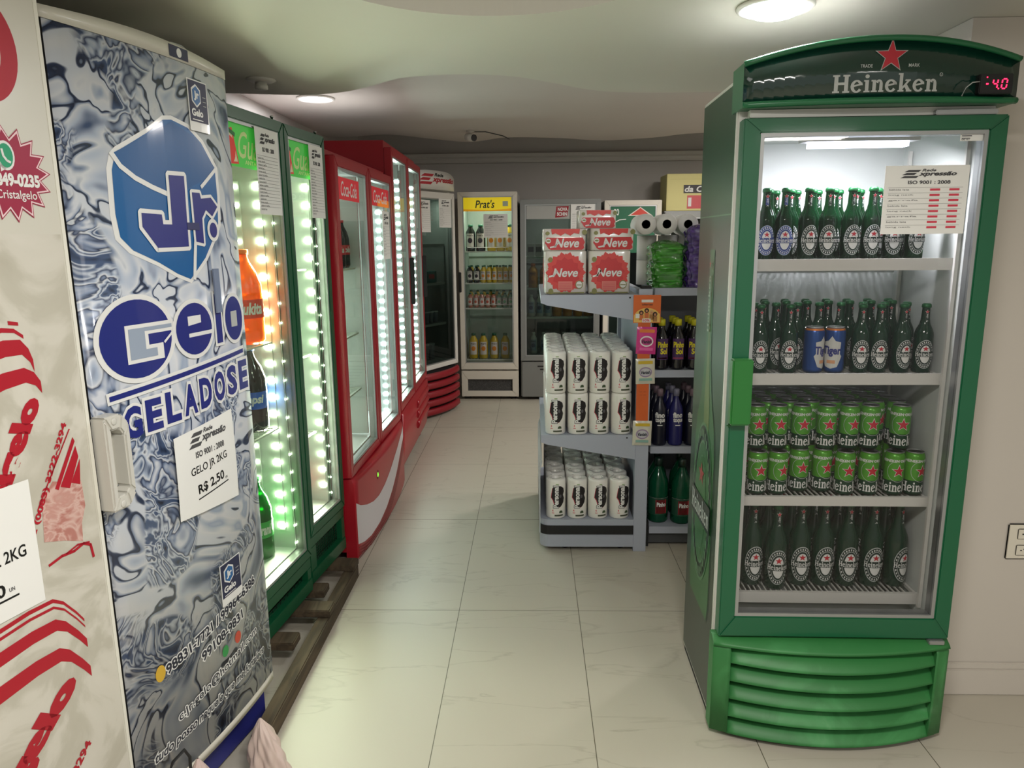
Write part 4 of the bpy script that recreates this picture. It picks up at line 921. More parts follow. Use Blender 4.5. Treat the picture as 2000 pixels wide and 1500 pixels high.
# ------------------------------------------------------------------ red two-door coolers
def red_cooler(A, B, H, D, doors, zg, label, toe):
    an = math.atan2(B[1] - A[1], B[0] - A[0]); W = math.hypot(B[0] - A[0], B[1] - A[1]); f = Frame((A[0], A[1], 0), an)
    t = empty('double_cooler', f.loc, an, label, 'refrigerator', 'red double-door coolers')
    zd0, zd1 = zg
    cabinet(t, W, D, H, .046, zd0 + .06, zd1 - .03, COKER, LINER, z0=toe)
    ds = []
    for (x0, x1) in doors: ds.append(door(t, x0, x1, zd0, zd1, .048, COKER, GLASSG, 0, .045, fb=.045, ft=.045))
    return t, f, W, ds
c1, c1f, c1W, c1d = red_cooler((-.857, 3.262), (-.830, 4.43), 1.93, .58, ((.0, .605), (.612, 1.168)), (.432, 1.905), 'lower red double-door cooler with a white wave along its base', .06)
# its curved base with white wave and ridges
b = MB(); W = c1W; n = 20
def cb(x): return -.035 * (1 - (2 * x / W - 1) ** 2) - .008
xs = [W * i / n for i in range(n + 1)]
ribbon(b, lambda x: [(cb(x) + .012, .012), (cb(x), .03), (cb(x), .40), (cb(x) + .01, .425), (.045, .425), (.045, .012)], xs)
bo = b.build('base_panel', COKER, c1, fixn=True)
p = Print(lambda x, z, l: (x, cb(x) - l, z), .06, .0008)
top_w = [(.015, .305), (.07, .275), (.16, .245), (.26, .225), (.357, .222), (.48, .240), (.62, .275), (.76, .315), (.95, .355), (1.163, .385)]
bot_w = [(1.163, .315), (1.05, .300), (.95, .265), (.80, .205), (.65, .150), (.5, .105), (.35, .075), (.2, .065), (.1, .075), (.018, .095)]
p.poly(top_w + bot_w, mat('wave_white', (205, 198, 202), .4), 1)
for k_ in range(5): p.polys(strip([(x, z - .018 - .014 * k_) for x, z in bot_w if z - .018 - .014 * k_ > .016], .004), COKED, 1)
p.poly(ell(.352, .337, .020, .024, 16), COKED, 1); p.poly(ell(.352, .337, .008, .012, 14), mat('green_indicator', (120, 255, 60), .4, emit=(120, 255, 60), es=2.5), 2); p.build('printed_wave', bo)
for k_, (dd, (x0_, x1_), hd2) in enumerate(zip(c1d, ((.055, .44), (.675, 1.11)), (None, True))):
    p = Print(plane_y(.0118), None, .0005); p.rect(x0_ + .01, x1_ + (.0 if k_ == 0 else 0), 1.722, 1.822, mat('sign_red', (196, 26, 42), .5, emit=(200, 30, 45), es=.25), 1)
    if k_: p.rect(x0_ + .15, x1_, 1.722, 1.760, mat('sign_orange', (235, 130, 30), .5, emit=(235, 120, 30), es=.3), 2)
    p.text('Coca-Cola', x0_ + .06, x1_ - .05, 1.738, 1.805, TEXTW, 3, .01, .35); p.build('header_sign', dd)
price_sheet(c1d[1], .93, 1.11, 1.43, 1.70, .0112, rows=9, red=False)
strip_lights(c1, c1f, 1.12, .078, .50, 1.70, 24, LEDC, 8, (.85, .93, 1), c1W); strip_lights(c1, c1f, .574, .34, .56, 1.76, 20, LEDC, 10, (.95, .97, 1), c1W)
led_strip(c1, [(1.12, .50 + 1.2 * i / 23) for i in range(24)], LEDC, LINER, .15, 'led_strip', '-x', .007)
led_strip(c1d[0], [(.585, .66 + .056 * i) for i in range(19)], LEDC, LINER, .045, 'door_reflection_leds', 'y', .004)  # glowing column added on the door like the green doors' reflections
cp = MB(); cp.box(.576, .590, .06, .53, .50, 1.86); cp.build('partition', LINER, c1)
for z_ in (1.40, 1.06, .76): shelf(c1, .05, .56, .08, .52, z_, .008, WIRE, .03, 0)
for i in range(6): P_RD.put(c1f.w(.355 + .080 * (i % 3), .130 + .090 * (i // 3), 1.4005), R(20 * i), 'dark cola bottle, shelf of lower red cooler, %s row, %s from left' % (('front', 'rear')[i // 3], ORD[i % 3]), 'cola bottles in the red cooler')
c3, c3f, c3W, c3d = red_cooler((-.830, 4.452), (-.845, 5.689), 2.115, .64, ((.0, .606), (.612, 1.237)), (.47, 2.075), 'taller red double-door cooler standing behind the lower red one', .09)
b = MB(); W = c3W
xs = [W * i / n for i in range(n + 1)]
ribbon(b, lambda x: [(.03, .06), (.012, .10), (-.004, .22), (-.006, .45), (.045, .455), (.045, .06)], xs)
for k_ in range(3): ribbon(b, lambda x, k_=k_: [(.0 - .012, .20 + .075 * k_), (-.022, .225 + .075 * k_), (-.012, .25 + .075 * k_), (.0, .25 + .075 * k_), (.0, .20 + .075 * k_)], [.63 + .58 * i / 8 for i in range(9)])
b.build('base_panel', COKER, c3, fixn=True)
for x_ in (.06, W - .09): MB().box(x_, x_ + .05, .06, .11, 0, .0898).build('foot', BLACKM, c3)
for x_ in (.06, W - .09): MB().box(x_, x_ + .05, .55, .60, 0, .0898).build('foot', BLACKM, c3)
for k_, dd in enumerate(c3d):
    xh = .565 if k_ == 0 else 1.20
    hm = MB(); hm.box(xh, xh + .022, -.028, -.0005, 1.10, 1.42); hm.build('handle', BLACK, dd, bevel=.004)
for x_, nn in ((.56, 26), (1.19, 26)):
    strip_lights(c3, c3f, x_, .068, .56, 1.92, nn, LEDC, 4, (.9, 1, .95), W); led_strip(c3, [(x_, .56 + 1.36 * i / 25) for i in range(26)], LEDC, LINER, .12, 'led_strip', '-x', .007)
MB().box(.566, .590, .06, .58, .54, 2.03).build('partition', LINER, c3)
for x0_, x1_ in ((.05, .55), (.60, 1.18)):
    for z_ in (1.60, 1.25, .9): shelf(c3, x0_, x1_, .09, .56, z_, .008, WIRE, .04, 0)

# ------------------------------------------------------------------ white cooler with curved red base, angled in the corner
EA = math.atan2(.58, .30); ef = Frame((-1.0 + .012, 6.02 + .012 + .02, 0), EA)
e_ = empty('curved_top_cooler', ef.loc, EA, 'white cooler with curved sign on top and red louvred base, far left corner', 'refrigerator')
EW = .653
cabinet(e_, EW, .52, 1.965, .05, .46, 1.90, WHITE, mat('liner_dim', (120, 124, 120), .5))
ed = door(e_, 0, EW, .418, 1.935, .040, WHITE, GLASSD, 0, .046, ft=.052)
price_sheet(ed, .10, .275, 1.60, 1.865, -.001, rows=10, red=False); price_sheet(ed, .405, .592, 1.64, 1.885, -.001, rows=10, red=False)
def eb(u): return -.045 * (1 - (2 * u - 1) ** 2)
cn = MB()
for i in range(20):
    u0, u1 = i / 20, (i + 1) / 20; x0_, x1_ = EW * u0, EW * u1; b = len(cn.v)
    zt0 = 2.105 - .045 * abs(2 * u0 - 1) ** 4; zt1 = 2.105 - .045 * abs(2 * u1 - 1) ** 4
    cn.v += [(x0_, eb(u0), 1.952), (x1_, eb(u1), 1.952), (x1_, eb(u1), zt1), (x0_, eb(u0), zt0), (x0_, .20, 1.952), (x1_, .20, 1.952), (x1_, .20, zt1), (x0_, .20, zt0)]
    cn.face([b, b + 1, b + 2, b + 3], 0, True); cn.face([b + 3, b + 2, b + 6, b + 7]); cn.face([b + 1, b, b + 4, b + 5]); cn.face([b + 5, b + 4, b + 7, b + 6])
    if i == 0: cn.face([b, b + 3, b + 7, b + 4])
    if i == 19: cn.face([b + 1, b + 5, b + 6, b + 2])
ec = cn.build('canopy', WHITE, e_)
p = Print(lambda x, z, l: (x, eb(x / EW) - l, z), .04, .001); logo_expressao(p, .10, .625, 1.985, 2.085, LOGORED, 1, True, False); p.build('lettering', ec)
b = MB()
for k_ in range(5):
    zt = .400 - .078 * k_
    ribbon(b, lambda x, zt=zt: [(eb(x / EW) * 1.4 + .012, zt), (eb(x / EW) * 1.4 - .008, zt - .012), (eb(x / EW) * 1.4 - .012, zt - .050), (eb(x / EW) * 1.4 + .004, zt - .064), (eb(x / EW) * 1.4 + .03, zt - .030)], [EW * i / 14 for i in range(15)])
be = b.build('base_grille', mat('louvre_red', (140, 20, 34), .45), e_, fixn=True)
MB().box(.01, EW - .01, .03, .049, .03, .41).build('grille_back', BLACKM, be)
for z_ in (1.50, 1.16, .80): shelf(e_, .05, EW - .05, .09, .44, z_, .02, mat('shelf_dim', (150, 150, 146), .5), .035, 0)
def small_box(name, m, m2, sx, sy, sz, cat='package'):
    t = empty(name, cat=cat); MB().box(-sx / 2, sx / 2, -sy / 2, sy / 2, 0, sz).build('carton', m, t, bevel=.003)
    p = Print(plane_y(-sy / 2), None, .0006); p.rect(-sx * .4, sx * .4, sz * .35, sz * .75, m2, 1); p.build('label', t); return t
PB = Proto(small_box('dairy_carton', mat('carton_teal', (60, 96, 92), .5), mat('carton_red', (150, 60, 60), .5), .09, .09, .10))
for i in range(4): PB.put(ef.w(.14 + .12 * i, .17, 1.1605), 0, 'small dark carton on second shelf of corner cooler, %s from left' % ORD[i], 'goods in the corner cooler')
def pot(name, m, lid, r=.028, h=.09, cat='cup'):
    t = empty(name, cat=cat); MB().lathe([(r * .8, 0), (r, h * .9), (r, h * .92)], 14).build('cup_body', m, t); MB().lathe([(r * 1.05, h * .92), (r * 1.05, h), (.0005, h)], 14).build('lid', lid, t); return t
PPOT = Proto(pot('drink_cup', mat('cup_grey', (120, 122, 130), .5), mat('cup_lid', (170, 170, 170), .4), .028, .10))
for i in range(7): PPOT.put(ef.w(.12 + .068 * i, .16, .8005), 0, 'grey drink cup on third shelf of corner cooler, %s from left' % ORD[i], 'goods in the corner cooler')
for i in range(5): PPOT.put(ef.w(.14 + .085 * i, .18, .4605), 0, 'taller drink cup on floor of corner cooler, %s from left' % ORD[i], 'goods in the corner cooler', (1.2, 1.2, 1.5))

# ------------------------------------------------------------------ coolers along the back wall
def juice_bottle(name, liquid, capm, labm, icon, w=.062, h=.17, cat='juice bottle'):
    t = empty(name, cat=cat); r = w / 2
    MB().lathe([(r * .8, .001), (r * .9, 0), (r, .006), (r, h * .66), (r * .96, h * .72), (r * .45, h * .88), (r * .42, h * .92)], 16).build('bottle_body', liquid, t)
    MB().lathe([(r * .5, h * .90), (r * .5, h * .99), (.0005, h)], 14).build('cap', capm, t)
    p = Print(cyl_surf(r), .01, .0008); p.rect(-r * .82, r * .82, h * .16, h * .66, labm, 1); p.poly(ell(0, h * .40, r * .5, r * .55, 16), icon, 2); p.text("Prat's", -r * .6, r * .6, h * .56, h * .62, DN, 2, .02); p.build('label', t); return t
JY = tintmat('juice_yellow', (214, 190, 60), (240, 210, 90), .2, .25); JO = mat('juice_orange_icon', (225, 140, 40), .5); JD = tintmat('juice_dark', (18, 30, 26), (40, 60, 50), .2); JGc = mat('cap_teal', (22, 92, 66), .4)
LAB = mat('juice_label', (214, 212, 204), .6)
PJ_Y = Proto(juice_bottle('juice_bottle', JY, JGc, LAB, JO, .053, .165)); PJ_L = Proto(juice_bottle('juice_bottle', JY, JGc, LAB, JO, .084, .25, ))
PJ_D = Proto(juice_bottle('juice_bottle', JD, JGc, LAB, mat('grape_icon', (50, 40, 56), .5), .092, .25)); PJ_d = Proto(juice_bottle('juice_bottle', JD, JGc, LAB, mat('grape_icon', (50, 40, 56)), .062, .165))
PJ_R = Proto(juice_bottle('juice_bottle', tintmat('juice_rose', (180, 120, 100), (200, 140, 110), .2), JGc, LAB, mat('rose_icon', (190, 90, 70), .5), .052, .145)); PJ_G = Proto(juice_bottle('juice_bottle', tintmat('juice_pale_green', (120, 170, 130), (150, 200, 150), .2), JGc, LAB, mat('green_icon', (110, 180, 130), .5), .052, .145))
PX, PY = -.692, 6.925; pf = Frame((PX, PY, 0), R(-1.5))
pr = empty('juice_cooler', pf.loc, pf.rz, 'white single-door juice cooler with a yellow sign, against the back wall', 'refrigerator')
PW = .556
cabinet(pr, PW, .58, 1.955, .046, .365, 1.94, WHITE, mat('liner_green', (150, 170, 158), .5), z0=.02, t_=.020)
pd = door(pr, 0, PW, .300, 1.966, .044, mat('door_white', (212, 206, 194), .4), GLASS, 0, .045, fb=.062, ft=.040)
p = Print(plane_y(.0115), None, .0006); YS = mat('sign_yellow', (222, 196, 20), .5, emit=(225, 200, 30), es=.42)
p.rect(.050, PW - .050, 1.792, 1.922, YS, 1); p.poly([(.050, 1.792), (PW - .05, 1.792), (PW - .05, 1.815), (.30, 1.800), (.050, 1.812)], mat('sign_amber', (222, 160, 20), .5, emit=(222, 160, 30), es=.3), 2)
p.text("Prat's", .165, .345, 1.820, 1.893, mat('sign_dark_green', (40, 62, 36), .5), 3, .015, .2); p.rect(.42, .47, 1.835, 1.88, mat('sign_blueish', (170, 180, 160), .5), 3); p.build('header_sign', pd)
price_sheet(pd, .240, .465, 1.55, 1.765, .0108, rows=7, red=False)
hm = MB(); hm.box(-.004, .022, -.022, -.0005, 1.045, 1.232); hm.build('handle', BLACK, pd, bevel=.004)
bp = frame_mb(.0, PW, .030, .285, .060, .010, .045, .055, .085).build('base_panel', mat('door_white', (212, 206, 194)), pr, bevel=.003)
g = MB(); g.box(.060, PW - .060, .030, .040, .084, .200)
gm = ramp_mat('punched_mesh', [(0, (28, 28, 28)), (.5, (60, 60, 60)), (1, (96, 96, 94))], 120, 0, 1, .6); g.build('vent_mesh', gm, bp)
for x_ in (.03, PW - .08): MB().box(x_, x_ + .05, .06, .11, 0, .0198).build('foot', BLACKM, pr)
for x_ in (.03, PW - .08): MB().box(x_, x_ + .05, .50, .55, 0, .0198).build('foot', BLACKM, pr)
for z_ in (1.425, 1.125, .885, .385):
    shelf(pr, .042, PW - .042, .085, .50, z_, .010, WIRE, .03, 0)
for z_ in (1.425, 1.125, .885): MB().tube([(.075, .082, z_ + .002), (.075, .082, z_ + .035), (.47, .082, z_ + .035), (.47, .082, z_ + .002)], .003, 6).build('shelf_guard', WHITE, pr)
area('interior_light', pf.w(.28, .12, 1.93), (R(12), 0, pf.rz), .40, .03, 5, (1, 1, .85))
area('interior_light', ef.w(.33, .10, 1.88), (R(14), 0, ef.rz), .40, .03, 4, (.95, 1, .9))
GJ = 'juice bottles in the white cooler'
def row(P, f, xs, y, z, text, group, rz=0): 
    for i, x in enumerate(xs): P.put(f.w(x, y, z), R(rz + random.uniform(-6, 6)) + f.rz, text % ORD[i], group)
row(PJ_D, pf, (.100, .196), .16, 1.4255, 'large dark juice bottle, top shelf of juice cooler, %s from left', GJ); row(PJ_L, pf, (.300, .386, .472), .16, 1.4255, 'large orange juice bottle, top shelf of juice cooler, %s of the three', GJ)
row(PJ_d, pf, (.085, .152), .15, 1.1255, 'dark small juice bottle, second shelf of juice cooler, %s from left', GJ); row(PJ_Y, pf, [.216 + .0545 * i for i in range(6)], .15, 1.1255, 'small orange juice bottle, second shelf of juice cooler, %s of the six', GJ)
row(PJ_R, pf, [.085 + .0565 * i for i in range(5)], .15, .8855, 'little reddish juice bottle, third shelf of juice cooler, %s from left', GJ); row(PJ_G, pf, [.085 + .0565 * i for i in range(5, 8)], .15, .8855, 'little green juice bottle, third shelf of juice cooler, %s of the three', GJ)
row(PJ_Y, pf, [.085 + .064 * i for i in range(7)], .25, .8855, 'small juice bottle behind the little ones, third shelf, %s from left', GJ); row(PJ_Y, pf, [.095 + .062 * i for i in range(7)], .24, 1.1255, 'small juice bottle in rear row, second shelf, %s from left', GJ)
row(PJ_L, pf, (.107, .205, .312, .42), .17, .3855, 'large orange juice bottle on floor of juice cooler, %s from left', GJ)

# grey beer-brand cooler half hidden by the gondola
sf = Frame((-.112, 6.90, 0), 0)
sc = empty('grey_cooler', sf.loc, 0, 'grey single-door cooler with a small red sticker, right of the juice cooler', 'refrigerator')
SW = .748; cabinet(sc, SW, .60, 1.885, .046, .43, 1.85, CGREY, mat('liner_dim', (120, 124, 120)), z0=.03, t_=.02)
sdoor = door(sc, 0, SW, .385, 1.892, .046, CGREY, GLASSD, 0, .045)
p = Print(plane_y(.0115), None, .0006); p.rect(.06, SW - .06, 1.715, 1.834, mat('header_grey', (165, 166, 162), .5), 1)
p.poly([(.325, 1.725), (.440, 1.738), (.452, 1.835 - .004), (.337, 1.826)], mat('sticker_red', (150, 28, 40), .5), 2); p.text('NOVA', .350, .440, 1.785, 1.818, TEXTW, 3, .04); p.text('SCHIN', .342, .436, 1.742, 1.775, TEXTW, 3, .04); p.build('header_sign', sdoor)
price_sheet(sdoor, .47, .69, 1.58, 1.845, -.001, rows=8, red=False)
b = MB(); b.box(.01, SW - .01, .006, .045, .03, .375); bo = b.build('base_panel', CGREY, sc, bevel=.003)
b = MB()
for k_ in range(9): b.box(.16 + .024 * k_, SW - .14, .003, .007, .325 - .030 * k_, .337 - .030 * k_)
b.build('vent_slots', BLACKM, bo)
for z_ in (1.37, 1.075, .80): shelf(sc, .05, SW - .05, .08, .5, z_, .018, WIRE, .04, 0)
PW1 = Proto(juice_bottle('milk_bottle', mat('milk_white', (196, 196, 188), .4), mat('cap_white', (205, 205, 200), .4), mat('milk_label', (150, 165, 185), .5), mat('navy2', (50, 70, 110), .5), .072, .21, 'bottle')); PO1 = Proto(juice_bottle('juice_bottle', mat('juice_amber', (205, 140, 50), .3), mat('cap_orange', (235, 120, 30)), mat('label_amber', (190, 120, 40), .5), JO, .09, .23))
PK1 = Proto(small_box('drink_carton', mat('carton_white', (175, 172, 168), .5), mat('carton_dark', (60, 60, 66), .5), .065, .065, .12))
row(PK1, sf, [.10 + .075 * i for i in range(8)], .16, 1.3705, 'small white carton, top shelf of grey cooler, %s from left', 'goods in the grey cooler')
row(PO1, sf, [.12, .23, .34, .45, .56], .16, 1.0755, 'amber juice bottle, second shelf of grey cooler, %s from left', 'goods in the grey cooler')
row(PW1, sf, [.10 + .082 * i for i in range(3)], .15, .8005, 'white milk bottle, third shelf of grey cooler, %s from left', 'goods in the grey cooler')
row(PO1, sf, [.35, .45, .55, .65], .15, .8005, 'amber juice bottle, third shelf of grey cooler, %s from left', 'goods in the grey cooler')
row(PW1, sf, [.12 + .10 * i for i in range(5)], .18, .4305, 'white milk bottle on floor of grey cooler, %s from left', 'goods in the grey cooler')
area('interior_light', sf.w(.37, .12, 1.83), (R(10), 0, 0), .4, .03, 4, (1, .97, .9))
# white-framed cooler with green sign
nf = Frame((.668, 6.90, 0), 0); nc = empty('white_framed_cooler', nf.loc, 0, 'white-framed cooler with a green sign and red triangle, behind the toilet rolls', 'refrigerator')
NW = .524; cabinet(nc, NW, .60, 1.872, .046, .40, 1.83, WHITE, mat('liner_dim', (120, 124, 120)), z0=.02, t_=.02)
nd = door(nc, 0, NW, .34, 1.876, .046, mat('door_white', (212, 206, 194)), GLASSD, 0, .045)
p = Print(plane_y(.0115), None, .0006); p.rect(.058, NW - .058, 1.40, 1.82, mat('sign_deep_green', (20, 92, 62), .5, emit=(20, 92, 62), es=.1), 1)
p.poly([(.215, 1.735), (.33, 1.815), (.445, 1.735)], mat('tri_white', (220, 210, 200), .5), 2); p.poly([(.243, 1.743), (.33, 1.805), (.417, 1.743)], mat('tri_red', (200, 60, 42), .5), 3)
p.text('90', .085, .135, 1.74, 1.80, TEXTW, 2, .02); p.polys(strip([(.08, 1.67), (.14, 1.70), (.20, 1.705)], .008), TEXTW, 2); p.build('header_sign', nd)
MB().box(.01, NW - .01, .006, .045, .02, .33).build('base_panel', mat('door_white', (212, 206, 194)), nc, bevel=.003)
# low grey cooler at the right with a yellow carton on top
lf = Frame((1.225, 6.90, 0), 0); lc = empty('low_cooler', lf.loc, 0, 'lower grey cooler carrying a yellow carton, rightmost at the back wall', 'refrigerator')
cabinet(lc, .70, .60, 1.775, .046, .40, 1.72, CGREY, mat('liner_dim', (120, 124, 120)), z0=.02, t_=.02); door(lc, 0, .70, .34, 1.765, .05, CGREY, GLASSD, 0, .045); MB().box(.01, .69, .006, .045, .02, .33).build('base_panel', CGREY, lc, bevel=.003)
YB = mat('carton_yellow', (214, 206, 140), .6); bxo = empty('cardboard_carton', (1.25, 7.0, 1.7775), 0, 'pale yellow carton with red and black print on top of the low grey cooler', 'box')
MB().box(0, .58, 0, .36, 0, .335).build('box_body', YB, bxo, bevel=.004); p = Print(plane_y(0), None, .0008); p.rect(.155, .45, .16, .235, mat('box_black', (40, 36, 40), .5), 1); p.text('da Casa', .165, .44, .17, .225, TEXTW, 2, .03, .2); p.rect(.19, .40, .02, .14, mat('box_red', (200, 80, 84), .5), 1); p.text('1', .20, .23, .04, .12, TEXTW, 2, .03); p.rect(.03, .5, .285, .287, mat('box_crease', (190, 180, 120), .6), 1); p.build('printed_design', bxo)

# ------------------------------------------------------------------ grey gondola: end display and aisle side
GY = 3.415
gd = empty('end_display_shelf', (.50, GY, 0), 0, 'grey metal end display rack with cantilever shelves of paper rolls', 'shelf')
def gx(x): return x - .50
GD = .86                                       # depth of the end display
MB().box(gx(.497), gx(.560), 0, .05, .0, 1.305).build('upright', GOND, gd, bevel=.002); MB().box(gx(.497), gx(.560), GD - .05, GD, .0, 1.305).build('upright', GOND, gd, bevel=.002)
MB().box(gx(.515), gx(.545), .05, GD - .05, .10, 1.29).build('back_panel', GOND, gd)
MB().box(gx(.510), gx(.555), .003, .047, 1.3055, 1.318).build('upright_cap', BLACKM, gd)
# base with rounded nose
def rr_pts(x0, x1, y0, y1, r, n=6):
    out = []
    for cx, cy, a0 in ((x0 + r, y0 + r, 180), (x1, y0, None), (x1, y1, None), (x0 + r, y1 - r, 90)):
        if a0 is None: out.append((cx, cy))
        else: out += [(cx + r * math.cos(R(a0 + 90 * i / n)), cy + r * math.sin(R(a0 + 90 * i / n))) for i in range(n + 1)]
    return out
outp = rr_pts(gx(.034), gx(.4965), .0, GD, .05)
MB().prism(outp, .025, .168, 'z').build('base_box', GOND, gd, fixn=True)
MB().prism([(x * 1.0 + (-.004 if x < gx(.45) else 0), y + (-.004 if y < .1 else .004 if y > GD - .1 else 0)) for x, y in outp], .092, .138, 'z').build('bumper', BLACKM, gd, fixn=True)
lb = MB(); lb.prism([(gx(.030), .10), (gx(.030), .42), (gx(.042), .47), (gx(.046), .47), (gx(.036), .42), (gx(.036), .10)], -.002, .004, 'y')
lb.prism([(gx(.030), .17), (gx(.030), .44), (gx(.040), .475), (gx(.044), .475), (gx(.036), .44), (gx(.036), .17)], .0, GD, 'y'); lb.build('side_guard', mat('clear_guard', (170, 176, 180), .3), gd)
for i, (x_, y_) in enumerate(((.16, .06), (.44, .06), (.16, GD - .06), (.44, GD - .06))): MB().lathe([(.018, 0), (.020, .004), (.020, .0248)], 12, gx(x_), y_).build('levelling_foot', BLACKM, gd)
def cant(z, xl=.040):
    b = MB(); b.box(gx(xl), gx(.4965), .0035, GD - .0035, z - .012, z); b.box(gx(xl), gx(xl + .004), .0035, GD - .0035, z - .036, z - .012)
    o = b.build('shelf_board', GOND, gd)
    for y in (.0, GD - .003):
        MB().prism([(gx(xl - .001), z + .002), (gx(xl - .001), z - .034), (gx(xl + .03), z - .046), (gx(.4965), z - .122), (gx(.4965), z + .002)], y, y + .003, 'y').build('shelf_bracket', GOND, o)
    s = MB().lathe([(.004, 0), (.004, .001), (.0005, .001)], 10); s.v = [(gx(.455) + a, -.001 - c, z - .012 + b_) for a, b_, c in s.v]; s.build('screw', BLACKM, o)
cant(1.277); cant(.601)
# price strip on the upright with hanging sachets
ORG = mat('strip_orange', (205, 92, 30), .5)
cs = empty('clip_strip', (.50, GY, 0), 0, 'orange hanging clip strip fixed to the front of the grey upright', 'clip strip')
MB().box(gx(.495), gx(.553), -.0045, -.0015, .56, 1.15).build('strip_body', ORG, cs); p = Print(plane_y(-.0045), None, .0005)
for z_ in (.80, .86, 1.06):
    for dx in (.012, .030): p.rect(gx(.498) + dx, gx(.498) + dx + .012, z_, z_ + .002, mat('strip_slot', (160, 66, 20), .5), 1); p.rect(gx(.498) + dx, gx(.498) + dx + .012, z_ + .016, z_ + .018, mat('strip_slot', (160, 66, 20)), 1)
p.build('slots', cs)
MB().box(gx(.5), gx(.54), -.0014, -.0003, 1.10, 1.14).build('clip', CHROME, cs)
hcard = MB(); hcard.box(gx(.471), gx(.598), -.0075, -.005, 1.147, 1.277); hc2 = hcard.build('header_card', mat('card_orange', (212, 100, 34), .5), cs)
p = Print(plane_y(-.0075), None, .0005); CY = mat('card_yellow', (222, 180, 90), .5); p.poly([(gx(.474), 1.15), (gx(.595), 1.15), (gx(.595), 1.195)] + [(gx(.535) + .06 * math.cos(R(a)), 1.175 + .042 * math.sin(R(a))) for a in range(20, 171, 15)] + [(gx(.474), 1.19)], CY, 1)
p.rect(gx(.508), gx(.562), 1.243, 1.256, TEXTW, 2); p.text('ofertas', gx(.510), gx(.560), 1.229, 1.238, mat('card_brown', (110, 50, 24), .5), 2, .03)
for x_, z_, c_, in ((.508, 1.195, (70, 34, 26)), (.533, 1.205, (50, 26, 20)), (.556, 1.197, (200, 160, 110)), (.572, 1.188, (60, 30, 24))):
    p.poly(ell(gx(x_), z_, .011, .011, 12), mat('card_hair%d' % int(x_ * 1000), c_, .6), 2); p.poly(ell(gx(x_), z_ - .002, .005, .006, 10), mat('card_skin', (190, 130, 90), .6), 3); p.rect(gx(x_) - .010, gx(x_) + .010, z_ - .035, z_ - .010, mat('card_shirt%d' % int(x_ * 1000), (200 - 40 * (x_ > .54), 110, 60), .6), 2)
p.rect(gx(.482), gx(.500), 1.170, 1.190, TEXTW, 3); p.rect(gx(.512), gx(.552), 1.150, 1.168, TEXTW, 4); p.text('10%', gx(.516), gx(.548), 1.153, 1.165, REDINK, 5, .03); p.build('printed_design', hc2)
def sachet(name, base, top, w, h, mark, label, loc, tilt):
    t = empty(name, loc, 0, label, 'sachet', 'sachets on the clip strip')
    def S(u, v):
        x = (u - .5) * w; z = (v - 1) * h; e = min(u, 1 - u, v, 1 - v); th = .009 * min(1, e * 6)
        return x, z, th
    b = MB(); b.grid(lambda u, v: (S(u, v)[0], -S(u, v)[2] - .0006 - .001 * math.sin(20 * u + 9 * v), S(u, v)[1]), 12, 14)
    b.grid(lambda u, v: (S(1 - u, v)[0], S(u, v)[2] * .4 + .0002, S(u, v)[1]), 12, 14)
    bo = b.build('pouch', base, t)
    p = Print(lambda x, z, l: (x, -.0105 - l, z), None, .0005); p.mb.v; p.rect(-w * .38, w * .38, -h * .20, -h * .08, top, 1)
    p.poly(ell(0, -h * .52, w * .34, h * .2, 24), mark[0], 1); p.poly(ell(0, -h * .52, w * .28, h * .15, 24), mark[1], 2); p.text('Vanish', -w * .25, w * .25, -h * .60, -h * .46, mark[2], 3, .04, .2)
    p.rect(-w * .34, w * .34, -h * .86, -h * .76, mark[3], 1); p.build('label', t); t.rotation_euler = (0, tilt, 0); return t
sachet('sachet', mat('sachet_pink', (204, 50, 132), .3, coat=.3), mat('sachet_orange', (220, 120, 50), .5), .092, .128, (TEXTW, mat('sachet_magenta', (190, 60, 130), .5), DN, mat('sachet_pink2', (224, 90, 160), .5)), 'pink sachet hanging on the orange strip below the card', (.537, GY - .0065, 1.128), R(2))
for i, z_ in enumerate((.978, .675)):
    sachet('sachet', mat('sachet_white', (205, 202, 186), .35, coat=.3), mat('sachet_yellow', (200, 170, 40), .5), .090, .122, (mat('sachet_mauve', (150, 130, 160), .5), mat('sachet_grey', (190, 190, 195), .5), DN, mat('sachet_teal', (130, 170, 160), .5)), ('upper' if i == 0 else 'lower') + ' white sachet hanging on the orange strip', (.532 if i == 0 else .527, GY - .0065, z_), R(-1.5 if i == 0 else 1))
# aisle side of the gondola, running right behind the beer cooler
ar = empty('gondola_shelf', (.58, 3.49, 0), 0, 'long grey gondola shelf with cleaning products, right of the end display', 'shelf')
AW = 1.55
MB().box(.0, AW, .38, .41, .0, 1.45).build('back_panel', mat('panel_grey', (110, 114, 120), .5), ar)
for z_, dp_ in ((1.302, .37), (.905, .37), (.520, .37), (.110, .40)):
    b = MB(); b.box(.004, AW, .38 - dp_, .379, z_ - .010, z_); b.box(.004, AW, .38 - dp_, .38 - dp_ + .004, z_ - .036, z_ - .010); so = b.build('shelf_board', GOND, ar)
    for x_ in (.004, AW - .01): MB().prism([(.379, z_ - .0102), (.379, z_ - .10), (.38 - dp_ + .01, z_ - .034), (.38 - dp_ + .006, z_ - .0102)], x_, x_ + .003, 'x').build('shelf_bracket', GOND, so)
MB().box(.004, AW, .01, .02, .012, .073).build('kick_plate', mat('kick', (70, 72, 74), .6), ar)
MB().box(-.012, .003, -.010, .41, 0, .13).build('end_foot', BLACKM, ar)
